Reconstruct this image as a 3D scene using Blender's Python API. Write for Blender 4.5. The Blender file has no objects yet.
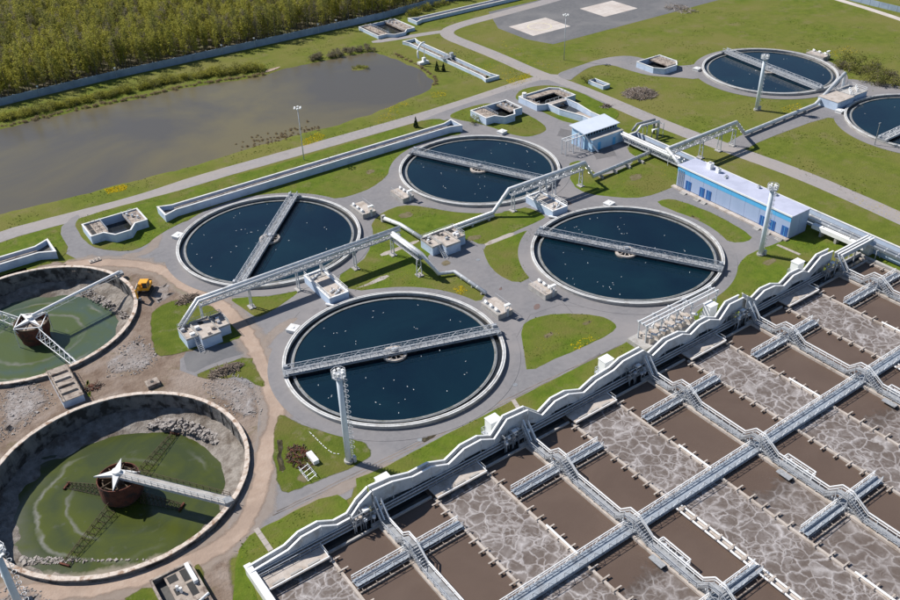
import bpy, bmesh, math, random
import numpy as np
from mathutils import Vector, Matrix, noise
from mathutils.geometry import tessellate_polygon
R = math.radians
random.seed(7)
rng = np.random.default_rng(11)
scene = bpy.context.scene
COL = scene.collection

# ---------------------------------------------------------------- camera, sky, sun, exposure
cam = bpy.data.cameras.new('camera')
cam.sensor_width = 36.0
cam.lens = 36.0 * 907.157 / 900.0
cam.clip_start = 1.0
cam.clip_end = 9000.0
camera = bpy.data.objects.new('camera', cam)
COL.objects.link(camera)
camera.matrix_world = (Matrix.Translation((0, 0, 108.416)) @ Matrix.Rotation(R(-34.0), 4, 'Z')
                       @ Matrix.Rotation(R(90 - 33.667), 4, 'X') @ Matrix.Rotation(R(-1.82), 4, 'Z'))
scene.camera = camera

SUN_EL, SHADOW = 45.0, -59.0        # elevation; direction in which shadows fall, from +X
world = bpy.data.worlds.new('World')
scene.world = world
world.use_nodes = True
wn = world.node_tree.nodes
sky = wn.new('ShaderNodeTexSky')
sky.sky_type = 'NISHITA'
sky.sun_disc = False
sky.sun_elevation = R(SUN_EL)
sky.sun_rotation = R(90 - (SHADOW + 180))
sky.air_density = 1.0
sky.dust_density = 0.3
sky.ozone_density = 3.0
wn['Background'].inputs['Strength'].default_value = 0.078
world.node_tree.links.new(sky.outputs[0], wn['Background'].inputs[0])
sun = bpy.data.lights.new('sun', 'SUN')
sun.energy = 5.0
sun.angle = R(0.53)
sun.color = (1.0, 0.955, 0.89)
sun_o = bpy.data.objects.new('sun', sun)
COL.objects.link(sun_o)
_sd = Vector((math.cos(R(SHADOW)) * math.cos(R(SUN_EL)), math.sin(R(SHADOW)) * math.cos(R(SUN_EL)), -math.sin(R(SUN_EL))))
sun_o.rotation_euler = _sd.to_track_quat('-Z', 'Y').to_euler()
scene.view_settings.view_transform = 'Standard'
scene.view_settings.look = 'None'
scene.view_settings.exposure = 0.25
scene.view_settings.gamma = 1.0
scene.render.resolution_x, scene.render.resolution_y = 1024, 683

# ---------------------------------------------------------------- materials
def new_mat(name):
    m = bpy.data.materials.new(name)
    m.use_nodes = True
    nt = m.node_tree
    return m, nt, nt.nodes['Principled BSDF']

def N(nt, kind, **kw):
    n = nt.nodes.new(kind)
    for k, v in kw.items():
        if k in n.inputs:
            n.inputs[k].default_value = v
        else:
            setattr(n, k, v)
    return n

def c4(c):
    return (c[0], c[1], c[2], 1.0)

def noise_node(nt, pos, scale, detail=4.0, rough=0.6, dist=0.0):
    n = N(nt, 'ShaderNodeTexNoise', Scale=scale, Detail=detail, Roughness=rough, Distortion=dist)
    nt.links.new(pos, n.inputs['Vector'])
    return n.outputs['Fac']

def ramp(nt, fac, lo, hi):
    n = N(nt, 'ShaderNodeMapRange')
    n.inputs['From Min'].default_value = lo
    n.inputs['From Max'].default_value = hi
    nt.links.new(fac, n.inputs['Value'])
    return n.outputs['Result']

def mixc(nt, fac, a, b):
    n = N(nt, 'ShaderNodeMix', data_type='RGBA')
    if isinstance(fac, float):
        n.inputs[0].default_value = fac
    else:
        nt.links.new(fac, n.inputs[0])
    for s, v in ((6, a), (7, b)):
        if isinstance(v, tuple):
            n.inputs[s].default_value = c4(v)
        else:
            nt.links.new(v, n.inputs[s])
    return n.outputs[2]

def mathn(nt, op, a, b):
    n = N(nt, 'ShaderNodeMath', operation=op)
    for s, v in ((0, a), (1, b)):
        if isinstance(v, (int, float)):
            n.inputs[s].default_value = v
        else:
            nt.links.new(v, n.inputs[s])
    return n.outputs[0]

def surf(name, a, b, s1=1.0, third=None, s2=0.05, t2=(0.48, 0.62), fourth=None, s3=0.3, t3=(0.6, 0.72),
         rough=0.85, metal=0.0, bump=0.0, bscale=None, feather=False, spec=0.4, r1=(0.35, 0.65), stretch=None):
    """two colours mixed by fine noise, a third in large patches, a fourth in rarer patches, fine bump"""
    m, nt, p = new_mat(name)
    pos = nt.nodes.new('ShaderNodeNewGeometry').outputs['Position']
    fp = pos
    if stretch:
        mp = N(nt, 'ShaderNodeMapping')
        mp.inputs['Scale'].default_value = stretch
        nt.links.new(pos, mp.inputs['Vector'])
        fp = mp.outputs[0]
    f1 = noise_node(nt, fp, s1, 6.0, 0.65)
    col = mixc(nt, ramp(nt, f1, *r1), a, b)
    if third:
        col = mixc(nt, ramp(nt, noise_node(nt, pos, s2, 5.0, 0.62, 0.4), *t2), col, third)
    if fourth:
        col = mixc(nt, ramp(nt, noise_node(nt, pos, s3, 5.0, 0.7), *t3), col, fourth)
    nt.links.new(col, p.inputs['Base Color'])
    p.inputs['Roughness'].default_value = rough
    p.inputs['Metallic'].default_value = metal
    p.inputs['Specular IOR Level'].default_value = spec
    if bump:
        bn = N(nt, 'ShaderNodeBump', Strength=bump, Distance=0.25)
        nt.links.new(noise_node(nt, pos, bscale or s1 * 2, 5.0, 0.7), bn.inputs['Height'])
        nt.links.new(bn.outputs[0], p.inputs['Normal'])
    if feather:
        at = N(nt, 'ShaderNodeAttribute', attribute_name='edge')
        e = mathn(nt, 'ADD', at.outputs['Fac'], mathn(nt, 'MULTIPLY', mathn(nt, 'MULTIPLY', mathn(nt, 'SUBTRACT', noise_node(nt, pos, 0.55, 6.0, 0.7), 0.5), 1.8), mathn(nt, 'SUBTRACT', 1.0, at.outputs['Fac'])))
        al = ramp(nt, e, 0.3, 0.72)
        if isinstance(feather, float):
            al = mathn(nt, 'MULTIPLY', al, feather)
        nt.links.new(al, p.inputs['Alpha'])
    return m

M = {}
GR_A, GR_B, GR_C, GR_D = (0.096, 0.124, 0.018), (0.138, 0.162, 0.026), (0.158, 0.154, 0.042), (0.19, 0.16, 0.078)
M['grass'] = surf('grass', GR_A, GR_B, 0.35, GR_C, 0.035, (0.42, 0.62), GR_D, 0.13, (0.53, 0.78), rough=0.95, bump=0.7, bscale=2.2, spec=0.1)
M['lawn'] = surf('lawn', (0.080, 0.124, 0.013), (0.124, 0.164, 0.020), 0.45, (0.142, 0.14, 0.036), 0.07, (0.44, 0.64), (0.195, 0.165, 0.075), 0.16, (0.56, 0.80), rough=0.95, bump=0.7, bscale=2.4, spec=0.1)
M['lawn_soft'] = surf('patchy lawn', (0.072, 0.105, 0.013), (0.112, 0.14, 0.02), 0.45, (0.135, 0.13, 0.036), 0.09, (0.45, 0.66), (0.24, 0.20, 0.13), 0.22, (0.56, 0.78), rough=0.95, bump=0.7, bscale=2.4, feather=True, spec=0.1)
M['asphalt'] = surf('asphalt', (0.185, 0.180, 0.188), (0.222, 0.215, 0.222), 0.9, (0.25, 0.235, 0.236), 0.05, (0.45, 0.65), (0.18, 0.174, 0.18), 0.14, (0.60, 0.72), rough=0.9, bump=0.12, bscale=5.0, spec=0.25)
M['asphalt_dark'] = surf('dark asphalt', (0.125, 0.126, 0.133), (0.152, 0.151, 0.157), 0.7, (0.178, 0.174, 0.176), 0.06, (0.48, 0.66), rough=0.9, bump=0.1, bscale=5.0, spec=0.25)
M['road'] = surf('pale road', (0.27, 0.252, 0.250), (0.32, 0.298, 0.294), 0.8, (0.33, 0.295, 0.275), 0.04, (0.45, 0.65), (0.21, 0.192, 0.185), 0.12, (0.60, 0.74), rough=0.9, bump=0.1, bscale=5.0, spec=0.25)
M['sand'] = surf('sandy dust', (0.37, 0.275, 0.215), (0.43, 0.335, 0.27), 0.6, (0.33, 0.25, 0.20), 0.12, (0.45, 0.62), rough=0.97, bump=0.35, bscale=2.0, feather=True, spec=0.1)
M['dust'] = surf('thin dust', (0.37, 0.30, 0.25), (0.42, 0.35, 0.30), 0.6, rough=0.97, feather=0.55, spec=0.1)
M['dirt'] = surf('bare earth', (0.165, 0.118, 0.090), (0.255, 0.198, 0.158), 0.35, (0.29, 0.235, 0.20), 0.09, (0.50, 0.62), (0.155, 0.13, 0.07), 0.12, (0.58, 0.70), rough=0.98, bump=1.0, bscale=1.2, spec=0.1, feather=True)
M['rubble_ground'] = surf('crushed concrete', (0.27, 0.225, 0.20), (0.47, 0.44, 0.43), 0.8, (0.31, 0.26, 0.23), 0.2, (0.45, 0.6), rough=0.98, bump=1.2, bscale=1.6, feather=0.8, spec=0.1)
M['mud'] = surf('muddy bank', (0.12, 0.10, 0.065), (0.20, 0.17, 0.11), 0.3, rough=0.9, feather=True)
M['stain'] = surf('rust stain', (0.20, 0.13, 0.115), (0.24, 0.17, 0.15), 1.0, rough=0.9, feather=0.7)
M['worn'] = surf('worn bare turf', (0.17, 0.145, 0.075), (0.25, 0.205, 0.135), 0.6, rough=0.97, feather=0.7, spec=0.1)
M['patch'] = surf('asphalt repair', (0.145, 0.142, 0.148), (0.18, 0.176, 0.18), 1.0, rough=0.9, feather=0.35, spec=0.25)
M['seam'] = surf('tarred seam', (0.09, 0.088, 0.09), (0.12, 0.117, 0.118), 1.0, rough=0.8)
M['slab'] = surf('concrete path', (0.35, 0.31, 0.28), (0.42, 0.375, 0.345), 0.8, (0.30, 0.26, 0.22), 0.3, (0.5, 0.6), rough=0.9, bump=0.2)
M['pad'] = surf('pale pad', (0.50, 0.45, 0.41), (0.58, 0.53, 0.49), 0.5, (0.47, 0.41, 0.37), 0.12, (0.45, 0.65), rough=0.9, bump=0.1)
M['pad_line'] = surf('faded yellow paint', (0.56, 0.50, 0.36), (0.60, 0.55, 0.42), 0.8, rough=0.9)
M['white_conc'] = surf('white painted concrete', (0.64, 0.64, 0.64), (0.72, 0.72, 0.71), 0.8, (0.55, 0.535, 0.51), 0.35, (0.52, 0.68), rough=0.75, bump=0.15)
M['rim'] = surf('weathered white rim', (0.58, 0.575, 0.56), (0.70, 0.695, 0.68), 1.5, (0.42, 0.39, 0.36), 0.5, (0.50, 0.68), rough=0.7, bump=0.15)
M['conc'] = surf('grey concrete', (0.36, 0.345, 0.33), (0.44, 0.425, 0.405), 0.8, (0.28, 0.26, 0.24), 0.4, (0.5, 0.66), rough=0.9, bump=0.3)
M['conc_warm'] = surf('warm concrete', (0.43, 0.375, 0.33), (0.52, 0.465, 0.42), 0.9, (0.34, 0.285, 0.24), 0.5, (0.5, 0.64), rough=0.9, bump=0.3)
M['conc_old'] = surf('old stained concrete', (0.30, 0.25, 0.21), (0.42, 0.36, 0.31), 1.0, (0.17, 0.13, 0.11), 0.6, (0.5, 0.62), rough=0.95, bump=0.5)
M['old_rim'] = surf('crumbling rim', (0.50, 0.41, 0.34), (0.68, 0.60, 0.53), 1.4, (0.30, 0.20, 0.14), 0.8, (0.52, 0.64), rough=0.95, bump=0.5)
M['inner_wall'] = surf('shade darkened stained tank wall', (0.13, 0.13, 0.135), (0.24, 0.225, 0.21), 0.5, (0.045, 0.042, 0.04), 0.45, (0.46, 0.58), rough=0.95, bump=0.4, stretch=(1, 1, 0.35))  # inside shade is put into the base tones; the third colour adds stains
M['weir'] = surf('algae stained weir concrete', (0.20, 0.205, 0.20), (0.29, 0.285, 0.275), 1.2, (0.12, 0.125, 0.10), 0.5, (0.5, 0.66), rough=0.8, bump=0.2)
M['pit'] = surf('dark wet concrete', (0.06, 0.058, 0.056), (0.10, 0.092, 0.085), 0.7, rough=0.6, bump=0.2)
M['blue_wall'] = surf('bluish white concrete with shade tint', (0.47, 0.57, 0.72), (0.53, 0.63, 0.77), 0.6, (0.41, 0.49, 0.62), 0.4, (0.5, 0.66), rough=0.75, bump=0.12)  # bluish white paint; the blue of its shaded sides is put into the colour
M['blue_paint'] = surf('blue painted wall', (0.38, 0.58, 0.76), (0.42, 0.62, 0.80), 0.6, rough=0.6)
M['bright_blue'] = surf('bright blue cladding', (0.10, 0.42, 0.75), (0.12, 0.46, 0.79), 0.4, rough=0.4)
M['door_blue'] = surf('deep blue door', (0.02, 0.09, 0.30), (0.03, 0.12, 0.36), 0.8, rough=0.45)
M['clad'] = surf('blue grey metal cladding', (0.33, 0.42, 0.60), (0.37, 0.46, 0.65), 0.5, rough=0.45, stretch=(1, 1, 0.2))
M['roof'] = surf('lilac grey roof', (0.46, 0.48, 0.60), (0.50, 0.52, 0.64), 0.5, (0.42, 0.44, 0.55), 0.2, (0.5, 0.65), rough=0.7)
M['roof_white'] = surf('white roof sheet', (0.58, 0.63, 0.72), (0.63, 0.68, 0.76), 0.5, rough=0.55)
M['white'] = surf('white enamel', (0.80, 0.80, 0.80), (0.84, 0.84, 0.84), 1.0, (0.74, 0.735, 0.72), 0.5, (0.56, 0.7), rough=0.5)
M['panel'] = surf('pale grey sheet panel', (0.48, 0.51, 0.55), (0.57, 0.60, 0.63), 0.7, (0.40, 0.40, 0.40), 0.5, (0.50, 0.66), (0.33, 0.29, 0.25), 0.9, (0.64, 0.74), rough=0.5, stretch=(1, 1, 0.2))
M['galv'] = surf('galvanised steel', (0.46, 0.48, 0.51), (0.58, 0.60, 0.63), 1.2, rough=0.45, metal=0.25)
M['galv_dark'] = surf('dull grating steel', (0.20, 0.215, 0.235), (0.30, 0.315, 0.335), 2.0, rough=0.6, metal=0.2)
M['grating'] = surf('walkway grating', (0.27, 0.28, 0.295), (0.38, 0.39, 0.405), 2.5, (0.22, 0.22, 0.225), 0.6, (0.5, 0.6), rough=0.7, metal=0.1)
M['pipe'] = surf('silver jacketed pipe', (0.60, 0.61, 0.62), (0.70, 0.71, 0.72), 0.9, (0.50, 0.49, 0.47), 0.5, (0.54, 0.68), rough=0.42, metal=0.2)
M['mast'] = surf('pale blue grey mast paint', (0.60, 0.66, 0.73), (0.66, 0.72, 0.78), 0.8, rough=0.5)
M['rust'] = surf('rusted steel', (0.10, 0.033, 0.022), (0.17, 0.060, 0.038), 1.2, (0.05, 0.032, 0.028), 0.5, (0.5, 0.64), rough=0.9, bump=0.3)
M['rust_dark'] = surf('dark rusted steel', (0.07, 0.05, 0.035), (0.12, 0.085, 0.055), 1.0, rough=0.9)
M['yellow'] = surf('yellow machine paint', (0.72, 0.33, 0.02), (0.78, 0.38, 0.03), 1.0, rough=0.5)
M['black'] = surf('dark rubber', (0.02, 0.02, 0.022), (0.035, 0.034, 0.033), 2.0, rough=0.8)
M['glass'] = surf('dark glass', (0.02, 0.03, 0.04), (0.03, 0.04, 0.05), 0.5, rough=0.08)
M['fence'] = surf('blue grey fence panel', (0.25, 0.32, 0.42), (0.31, 0.38, 0.48), 0.6, (0.22, 0.28, 0.36), 0.15, (0.5, 0.64), rough=0.85)
M['bark'] = surf('grey bark', (0.12, 0.10, 0.08), (0.20, 0.175, 0.145), 2.0, rough=0.95)
M['rock'] = surf('broken concrete rubble', (0.22, 0.19, 0.17), (0.40, 0.37, 0.35), 0.9, rough=0.95, bump=0.4)
M['brush'] = surf('dead brushwood', (0.15, 0.11, 0.085), (0.27, 0.22, 0.175), 1.0, rough=0.95)
M['forest_floor'] = surf('forest floor', (0.10, 0.085, 0.055), (0.15, 0.13, 0.075), 0.2, (0.09, 0.10, 0.03), 0.05, (0.5, 0.65), rough=0.95, bump=0.8)
M['gull'] = surf('white plumage', (0.80, 0.80, 0.80), (0.82, 0.82, 0.82), 3.0, rough=0.7)

def leaf_mat(name, a, b):
    m, nt, p = new_mat(name)
    oi = nt.nodes.new('ShaderNodeObjectInfo')
    pos = nt.nodes.new('ShaderNodeNewGeometry').outputs['Position']
    f = mathn(nt, 'ADD', mathn(nt, 'MULTIPLY', oi.outputs['Random'], 0.5), mathn(nt, 'MULTIPLY', noise_node(nt, pos, 0.35, 3.0), 0.9))
    nt.links.new(mixc(nt, ramp(nt, f, 0.35, 0.95), a, b), p.inputs['Base Color'])
    p.inputs['Roughness'].default_value = 0.8
    p.inputs['Specular IOR Level'].default_value = 0.15
    tr = N(nt, 'ShaderNodeBsdfTranslucent')
    nt.links.new(mixc(nt, 0.5, a, b), tr.inputs['Color'])
    mx = N(nt, 'ShaderNodeMixShader')
    mx.inputs[0].default_value = 0.45
    nt.links.new(p.outputs[0], mx.inputs[1])
    nt.links.new(tr.outputs[0], mx.inputs[2])
    nt.links.new(mx.outputs[0], nt.nodes['Material Output'].inputs['Surface'])
    return m
M['leaf'] = leaf_mat('spring leaves', (0.27, 0.275, 0.05), (0.43, 0.40, 0.085))
M['leaf_olive'] = leaf_mat('olive leaves', (0.19, 0.20, 0.055), (0.29, 0.28, 0.08))
M['leaf_bare'] = leaf_mat('budding twigs', (0.20, 0.175, 0.115), (0.28, 0.25, 0.165))
M['leaf_dark'] = leaf_mat('dark needles', (0.015, 0.035, 0.014), (0.03, 0.055, 0.02))
M['reed'] = leaf_mat('dry reeds', (0.26, 0.19, 0.11), (0.36, 0.28, 0.18))
M['flower'] = leaf_mat('yellow dandelions', (0.66, 0.50, 0.01), (0.78, 0.60, 0.02))
M['weed'] = leaf_mat('weeds', (0.07, 0.11, 0.012), (0.12, 0.155, 0.02))

def water_mat(name, deep, scum, s, rough=0.12, th=(0.55, 0.7), bump=0.03, bs=1.5, spec=0.5):
    m, nt, p = new_mat(name)
    pos = nt.nodes.new('ShaderNodeNewGeometry').outputs['Position']
    nt.links.new(mixc(nt, ramp(nt, noise_node(nt, pos, s, 5.0, 0.6, 0.6), *th), deep, scum), p.inputs['Base Color'])
    p.inputs['Roughness'].default_value = rough
    p.inputs['Specular IOR Level'].default_value = spec
    bn = N(nt, 'ShaderNodeBump', Strength=bump, Distance=0.2)
    nt.links.new(noise_node(nt, pos, bs, 3.0), bn.inputs['Height'])
    nt.links.new(bn.outputs[0], p.inputs['Normal'])
    return m
M['tank_water'] = water_mat('clear dark tank water', (0.0010, 0.008, 0.018), (0.0035, 0.020, 0.030), 0.045, 0.10, (0.32, 0.72), 0.06)
M['pond_water'] = water_mat('murky pond water', (0.094, 0.082, 0.064), (0.150, 0.124, 0.060), 0.014, 0.18, (0.4, 0.62), 0.03, 0.8, 0.3)
M['sludge'] = water_mat('brown sludge water', (0.112, 0.079, 0.062), (0.126, 0.090, 0.071), 0.10, 0.35, (0.4, 0.65), 0.05, 2.0, 0.25)
M['trough_water'] = water_mat('black trough water', (0.02, 0.022, 0.024), (0.03, 0.03, 0.03), 0.3, 0.1)

def foam_mat(name, dense, lo=0.02, hi=0.16):
    """brown water crossed by a net of pale foam"""
    m, nt, p = new_mat(name)
    geo = nt.nodes.new('ShaderNodeNewGeometry').outputs['Position']
    warp = N(nt, 'ShaderNodeTexNoise', Scale=0.5, Detail=3.0)
    nt.links.new(geo, warp.inputs['Vector'])
    wv = N(nt, 'ShaderNodeVectorMath', operation='SCALE')
    sb = N(nt, 'ShaderNodeVectorMath', operation='SUBTRACT')
    nt.links.new(warp.outputs['Color'], sb.inputs[0])
    sb.inputs[1].default_value = (0.5, 0.5, 0.5)
    nt.links.new(sb.outputs[0], wv.inputs[0])
    wv.inputs['Scale'].default_value = 2.2
    ad = N(nt, 'ShaderNodeVectorMath', operation='ADD')
    nt.links.new(geo, ad.inputs[0])
    nt.links.new(wv.outputs[0], ad.inputs[1])
    flat = N(nt, 'ShaderNodeVectorMath', operation='MULTIPLY')
    nt.links.new(ad.outputs[0], flat.inputs[0])
    flat.inputs[1].default_value = (1, 1, 0)
    def cells(scale, a, b):
        v = N(nt, 'ShaderNodeTexVoronoi', feature='DISTANCE_TO_EDGE', Scale=scale)
        nt.links.new(flat.outputs[0], v.inputs['Vector'])
        return ramp(nt, v.outputs['Distance'], b, a)
    mid_ = cells(0.43, 0.0, hi * 0.62)
    small = cells(0.92, 0.0, hi * 0.9)
    where = ramp(nt, noise_node(nt, geo, 0.15, 3.0, 0.6), 0.44, 0.58)
    patchy = ramp(nt, noise_node(nt, geo, 0.30, 4.0, 0.6), 0.34, 0.62)
    fine = ramp(nt, noise_node(nt, geo, 1.4, 5.0, 0.7, 0.6), 0.36, 0.70)
    net = mathn(nt, 'MAXIMUM', mathn(nt, 'MULTIPLY', mathn(nt, 'POWER', mid_, 1.25), mathn(nt, 'ADD', 0.55, mathn(nt, 'MULTIPLY', patchy, 0.45))),
                mathn(nt, 'MULTIPLY', mathn(nt, 'POWER', small, 1.4), mathn(nt, 'MULTIPLY', where, 0.6)))
    haze_ = mathn(nt, 'MULTIPLY', ramp(nt, noise_node(nt, geo, 0.25, 5.0, 0.65, 0.8), 0.46, 0.74), 0.30)
    f = mathn(nt, 'ADD', mathn(nt, 'MULTIPLY', net, mathn(nt, 'ADD', 0.6, mathn(nt, 'MULTIPLY', fine, 0.4))), mathn(nt, 'ADD', mathn(nt, 'MULTIPLY', fine, 0.10), mathn(nt, 'ADD', haze_, 0.02)))
    f = mathn(nt, 'MULTIPLY', f, dense)
    cl = N(nt, 'ShaderNodeClamp')
    nt.links.new(f, cl.inputs[0])
    nt.links.new(mixc(nt, cl.outputs[0], (0.112, 0.086, 0.072), (0.47, 0.44, 0.435)), p.inputs['Base Color'])
    p.inputs['Roughness'].default_value = 0.6
    p.inputs['Specular IOR Level'].default_value = 0.25
    bn = N(nt, 'ShaderNodeBump', Strength=0.35, Distance=0.15)
    nt.links.new(cl.outputs[0], bn.inputs['Height'])
    nt.links.new(bn.outputs[0], p.inputs['Normal'])
    if dense < 0.9:
        at = N(nt, 'ShaderNodeAttribute', attribute_name='edge')
        e = mathn(nt, 'ADD', at.outputs['Fac'], mathn(nt, 'MULTIPLY', mathn(nt, 'MULTIPLY', mathn(nt, 'SUBTRACT', noise_node(nt, geo, 0.3, 5.0, 0.7), 0.5), 1.8), mathn(nt, 'SUBTRACT', 1.0, at.outputs['Fac'])))
        nt.links.new(ramp(nt, e, 0.3, 0.8), p.inputs['Alpha'])
    return m
M['foam'] = foam_mat('foaming sludge', 1.0)
M['foam_thin'] = foam_mat('thin foam on sludge', 0.75, hi=0.2)

def algae_mat(name, cx, cy, green, grey, mid):
    """stagnant water with algae in rings round the tank centre"""
    m, nt, p = new_mat(name)
    pos = nt.nodes.new('ShaderNodeNewGeometry').outputs['Position']
    sb = N(nt, 'ShaderNodeVectorMath', operation='SUBTRACT')
    nt.links.new(pos, sb.inputs[0])
    sb.inputs[1].default_value = (cx, cy, 0)
    fl = N(nt, 'ShaderNodeVectorMath', operation='MULTIPLY')
    nt.links.new(sb.outputs[0], fl.inputs[0])
    fl.inputs[1].default_value = (1, 1, 0)
    ln = N(nt, 'ShaderNodeVectorMath', operation='LENGTH')
    nt.links.new(fl.outputs[0], ln.inputs[0])
    r = mathn(nt, 'ADD', ln.outputs['Value'], mathn(nt, 'MULTIPLY', noise_node(nt, pos, 0.12, 4.0, 0.6), 5.0))
    rr = N(nt, 'ShaderNodeValToRGB')
    nt.links.new(mathn(nt, 'DIVIDE', r, 24.0), rr.inputs[0])
    el = rr.color_ramp.elements
    el[0].position, el[0].color = 0.0, c4(mid)
    el[1].position, el[1].color = 1.0, c4(grey)
    for t, c in ((0.38, green), (0.47, green), (0.50, (0.17, 0.17, 0.14)), (0.52, green), (0.60, mid), (0.68, green), (0.70, (0.20, 0.20, 0.17)), (0.725, mid), (0.86, grey)):
        e = el.new(t)
        e.color = c4(c)
    patch = ramp(nt, noise_node(nt, pos, 0.10, 5.0, 0.65, 1.2), 0.42, 0.66)
    gate = ramp(nt, noise_node(nt, pos, 0.055, 2.0, 0.5), 0.44, 0.56)
    ringc = mixc(nt, gate, mid, rr.outputs[0])
    col = mixc(nt, mathn(nt, 'MULTIPLY', patch, 0.75), ringc, green)
    col = mixc(nt, mathn(nt, 'MULTIPLY', ramp(nt, noise_node(nt, pos, 0.22, 6.0, 0.7, 1.5), 0.60, 0.74), 0.7), col, grey)
    nt.links.new(col, p.inputs['Base Color'])
    p.inputs['Roughness'].default_value = 0.22
    p.inputs['Specular IOR Level'].default_value = 0.4
    return m
M['algae_g'] = algae_mat('green algae water', 15.3, 124.4, (0.070, 0.085, 0.010), (0.105, 0.11, 0.08), (0.045, 0.058, 0.018))
M['algae_h'] = algae_mat('grey green water', 15.2, 181.6, (0.075, 0.100, 0.030), (0.13, 0.145, 0.11), (0.065, 0.095, 0.070))

# ---------------------------------------------------------------- mesh helpers
class XFace:
    fn = None            # optional map of site coordinates, used for the slightly turned basin
class MB:
    """collects simple shapes and links them as ONE mesh object"""
    def __init__(s):
        s.v, s.f = [], []
    def add(s, vs, fs):
        b = len(s.v)
        s.v += [tuple(p) for p in vs]
        s.f += [tuple(b + i for i in q) for q in fs]
        return s
    def box(s, x0, x1, y0, y1, z0, z1):
        return s.add([(x0, y0, z0), (x1, y0, z0), (x1, y1, z0), (x0, y1, z0), (x0, y0, z1), (x1, y0, z1), (x1, y1, z1), (x0, y1, z1)],
                     [(3, 2, 1, 0), (4, 5, 6, 7), (0, 1, 5, 4), (1, 2, 6, 5), (2, 3, 7, 6), (3, 0, 4, 7)])
    def bar(s, a, b, w, h=None, up=(0, 0, 1)):
        a, b = Vector(a), Vector(b)
        h = w if h is None else h
        d = (b - a)
        if d.length < 1e-6:
            return s
        d.normalize()
        u = Vector(up)
        if abs(d.dot(u)) > 0.98:
            u = Vector((1, 0, 0))
        x = d.cross(u).normalized() * w / 2
        y = x.cross(d).normalized() * h / 2
        return s.add([a - x - y, a + x - y, a + x + y, a - x + y, b - x - y, b + x - y, b + x + y, b - x + y],
                     [(0, 1, 2, 3), (7, 6, 5, 4), (4, 5, 1, 0), (5, 6, 2, 1), (6, 7, 3, 2), (7, 4, 0, 3)])
    def tube(s, pts, r, n=10, cap=True, r2=None):
        pts = [Vector(p) for p in pts]
        rings, vs, fs = len(pts), [], []
        for i, p in enumerate(pts):
            d = (pts[min(i + 1, rings - 1)] - pts[max(i - 1, 0)]).normalized()
            u = Vector((0, 0, 1)) if abs(d.z) < 0.95 else Vector((1, 0, 0))
            x = d.cross(u).normalized()
            y = x.cross(d)
            rr = r if r2 is None else r + (r2 - r) * i / (rings - 1)
            k = 1.0
            if 0 < i < rings - 1:
                c = max(-1, min(1, (pts[i] - pts[i - 1]).normalized().dot((pts[i + 1] - pts[i]).normalized())))
                k = 1 / max(0.5, math.cos(math.acos(c) / 2))
            for j in range(n):
                t = 2 * math.pi * j / n
                vs.append(p + (x * math.cos(t) + y * math.sin(t) ) * rr * (1 + (k - 1) * 0.5))
        for i in range(rings - 1):
            for j in range(n):
                j2 = (j + 1) % n
                fs.append((i * n + j, i * n + j2, (i + 1) * n + j2, (i + 1) * n + j))
        if cap:
            fs.append(tuple(range(n - 1, -1, -1)))
            fs.append(tuple((rings - 1) * n + j for j in range(n)))
        return s.add(vs, fs)
    def ring(s, cx, cy, r0, r1, z0, z1, n=96, a0=0.0, a1=2 * math.pi):
        full = abs(a1 - a0 - 2 * math.pi) < 1e-6
        m = n if full else n + 1
        vs, fs = [], []
        for i in range(m):
            t = a0 + (a1 - a0) * i / n
            c, q = math.cos(t), math.sin(t)
            vs += [(cx + r0 * c, cy + r0 * q, z0), (cx + r1 * c, cy + r1 * q, z0), (cx + r1 * c, cy + r1 * q, z1), (cx + r0 * c, cy + r0 * q, z1)]
        for i in range(n):
            a, b = 4 * i, 4 * ((i + 1) % m)
            for k in range(4):
                k2 = (k + 1) % 4
                fs.append((a + k, b + k, b + k2, a + k2)[::-1])
        if not full:
            fs += [(0, 1, 2, 3), tuple(4 * n + k for k in (3, 2, 1, 0))]
        return s.add(vs, fs)
    def disc(s, cx, cy, r, z, n=96):
        return s.add([(cx + r * math.cos(2 * math.pi * i / n), cy + r * math.sin(2 * math.pi * i / n), z) for i in range(n)], [tuple(range(n))])
    def prism(s, poly, z0, z1, top=True, bottom=False):
        n = len(poly)
        area = sum(poly[i][0] * poly[(i + 1) % n][1] - poly[(i + 1) % n][0] * poly[i][1] for i in range(n))
        if area < 0:
            poly = poly[::-1]
        vs = [(x, y, z0) for x, y in poly] + [(x, y, z1) for x, y in poly]
        fs = [(i, (i + 1) % n, n + (i + 1) % n, n + i) for i in range(n)]
        if top:
            for t in tessellate_polygon([[Vector((x, y, 0)) for x, y in poly]]):
                a, b, c = t
                pa, pb, pc = poly[a], poly[b], poly[c]
                if (pb[0] - pa[0]) * (pc[1] - pa[1]) - (pb[1] - pa[1]) * (pc[0] - pa[0]) < 0:
                    b, c = c, b
                fs.append((n + a, n + b, n + c))
        return s.add(vs, fs)
    def build(s, name, mat, parent=None, smooth=False):
        me = bpy.data.meshes.new(name)
        v = s.v
        if XFace.fn:
            v = [XFace.fn(p) for p in v]
        if parent is not None:
            L = parent['_at'] if '_at' in parent.keys() else (0, 0, 0)
            v = [(p[0] - L[0], p[1] - L[1], p[2] - L[2]) for p in v]
        me.from_pydata(v, [], s.f)
        if smooth:
            for q in me.polygons:
                q.use_smooth = True
        me.materials.append(M[mat] if isinstance(mat, str) else mat)
        me.update()
        o = bpy.data.objects.new(name, me)
        COL.objects.link(o)
        if parent is not None:
            o.parent = parent
            o['_at'] = list(parent['_at']) if '_at' in parent.keys() else [0, 0, 0]
        return o

def tag(o, label, cat, group=None):
    o['label'] = label
    o['category'] = cat
    if group:
        o['group'] = group
    return o

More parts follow.
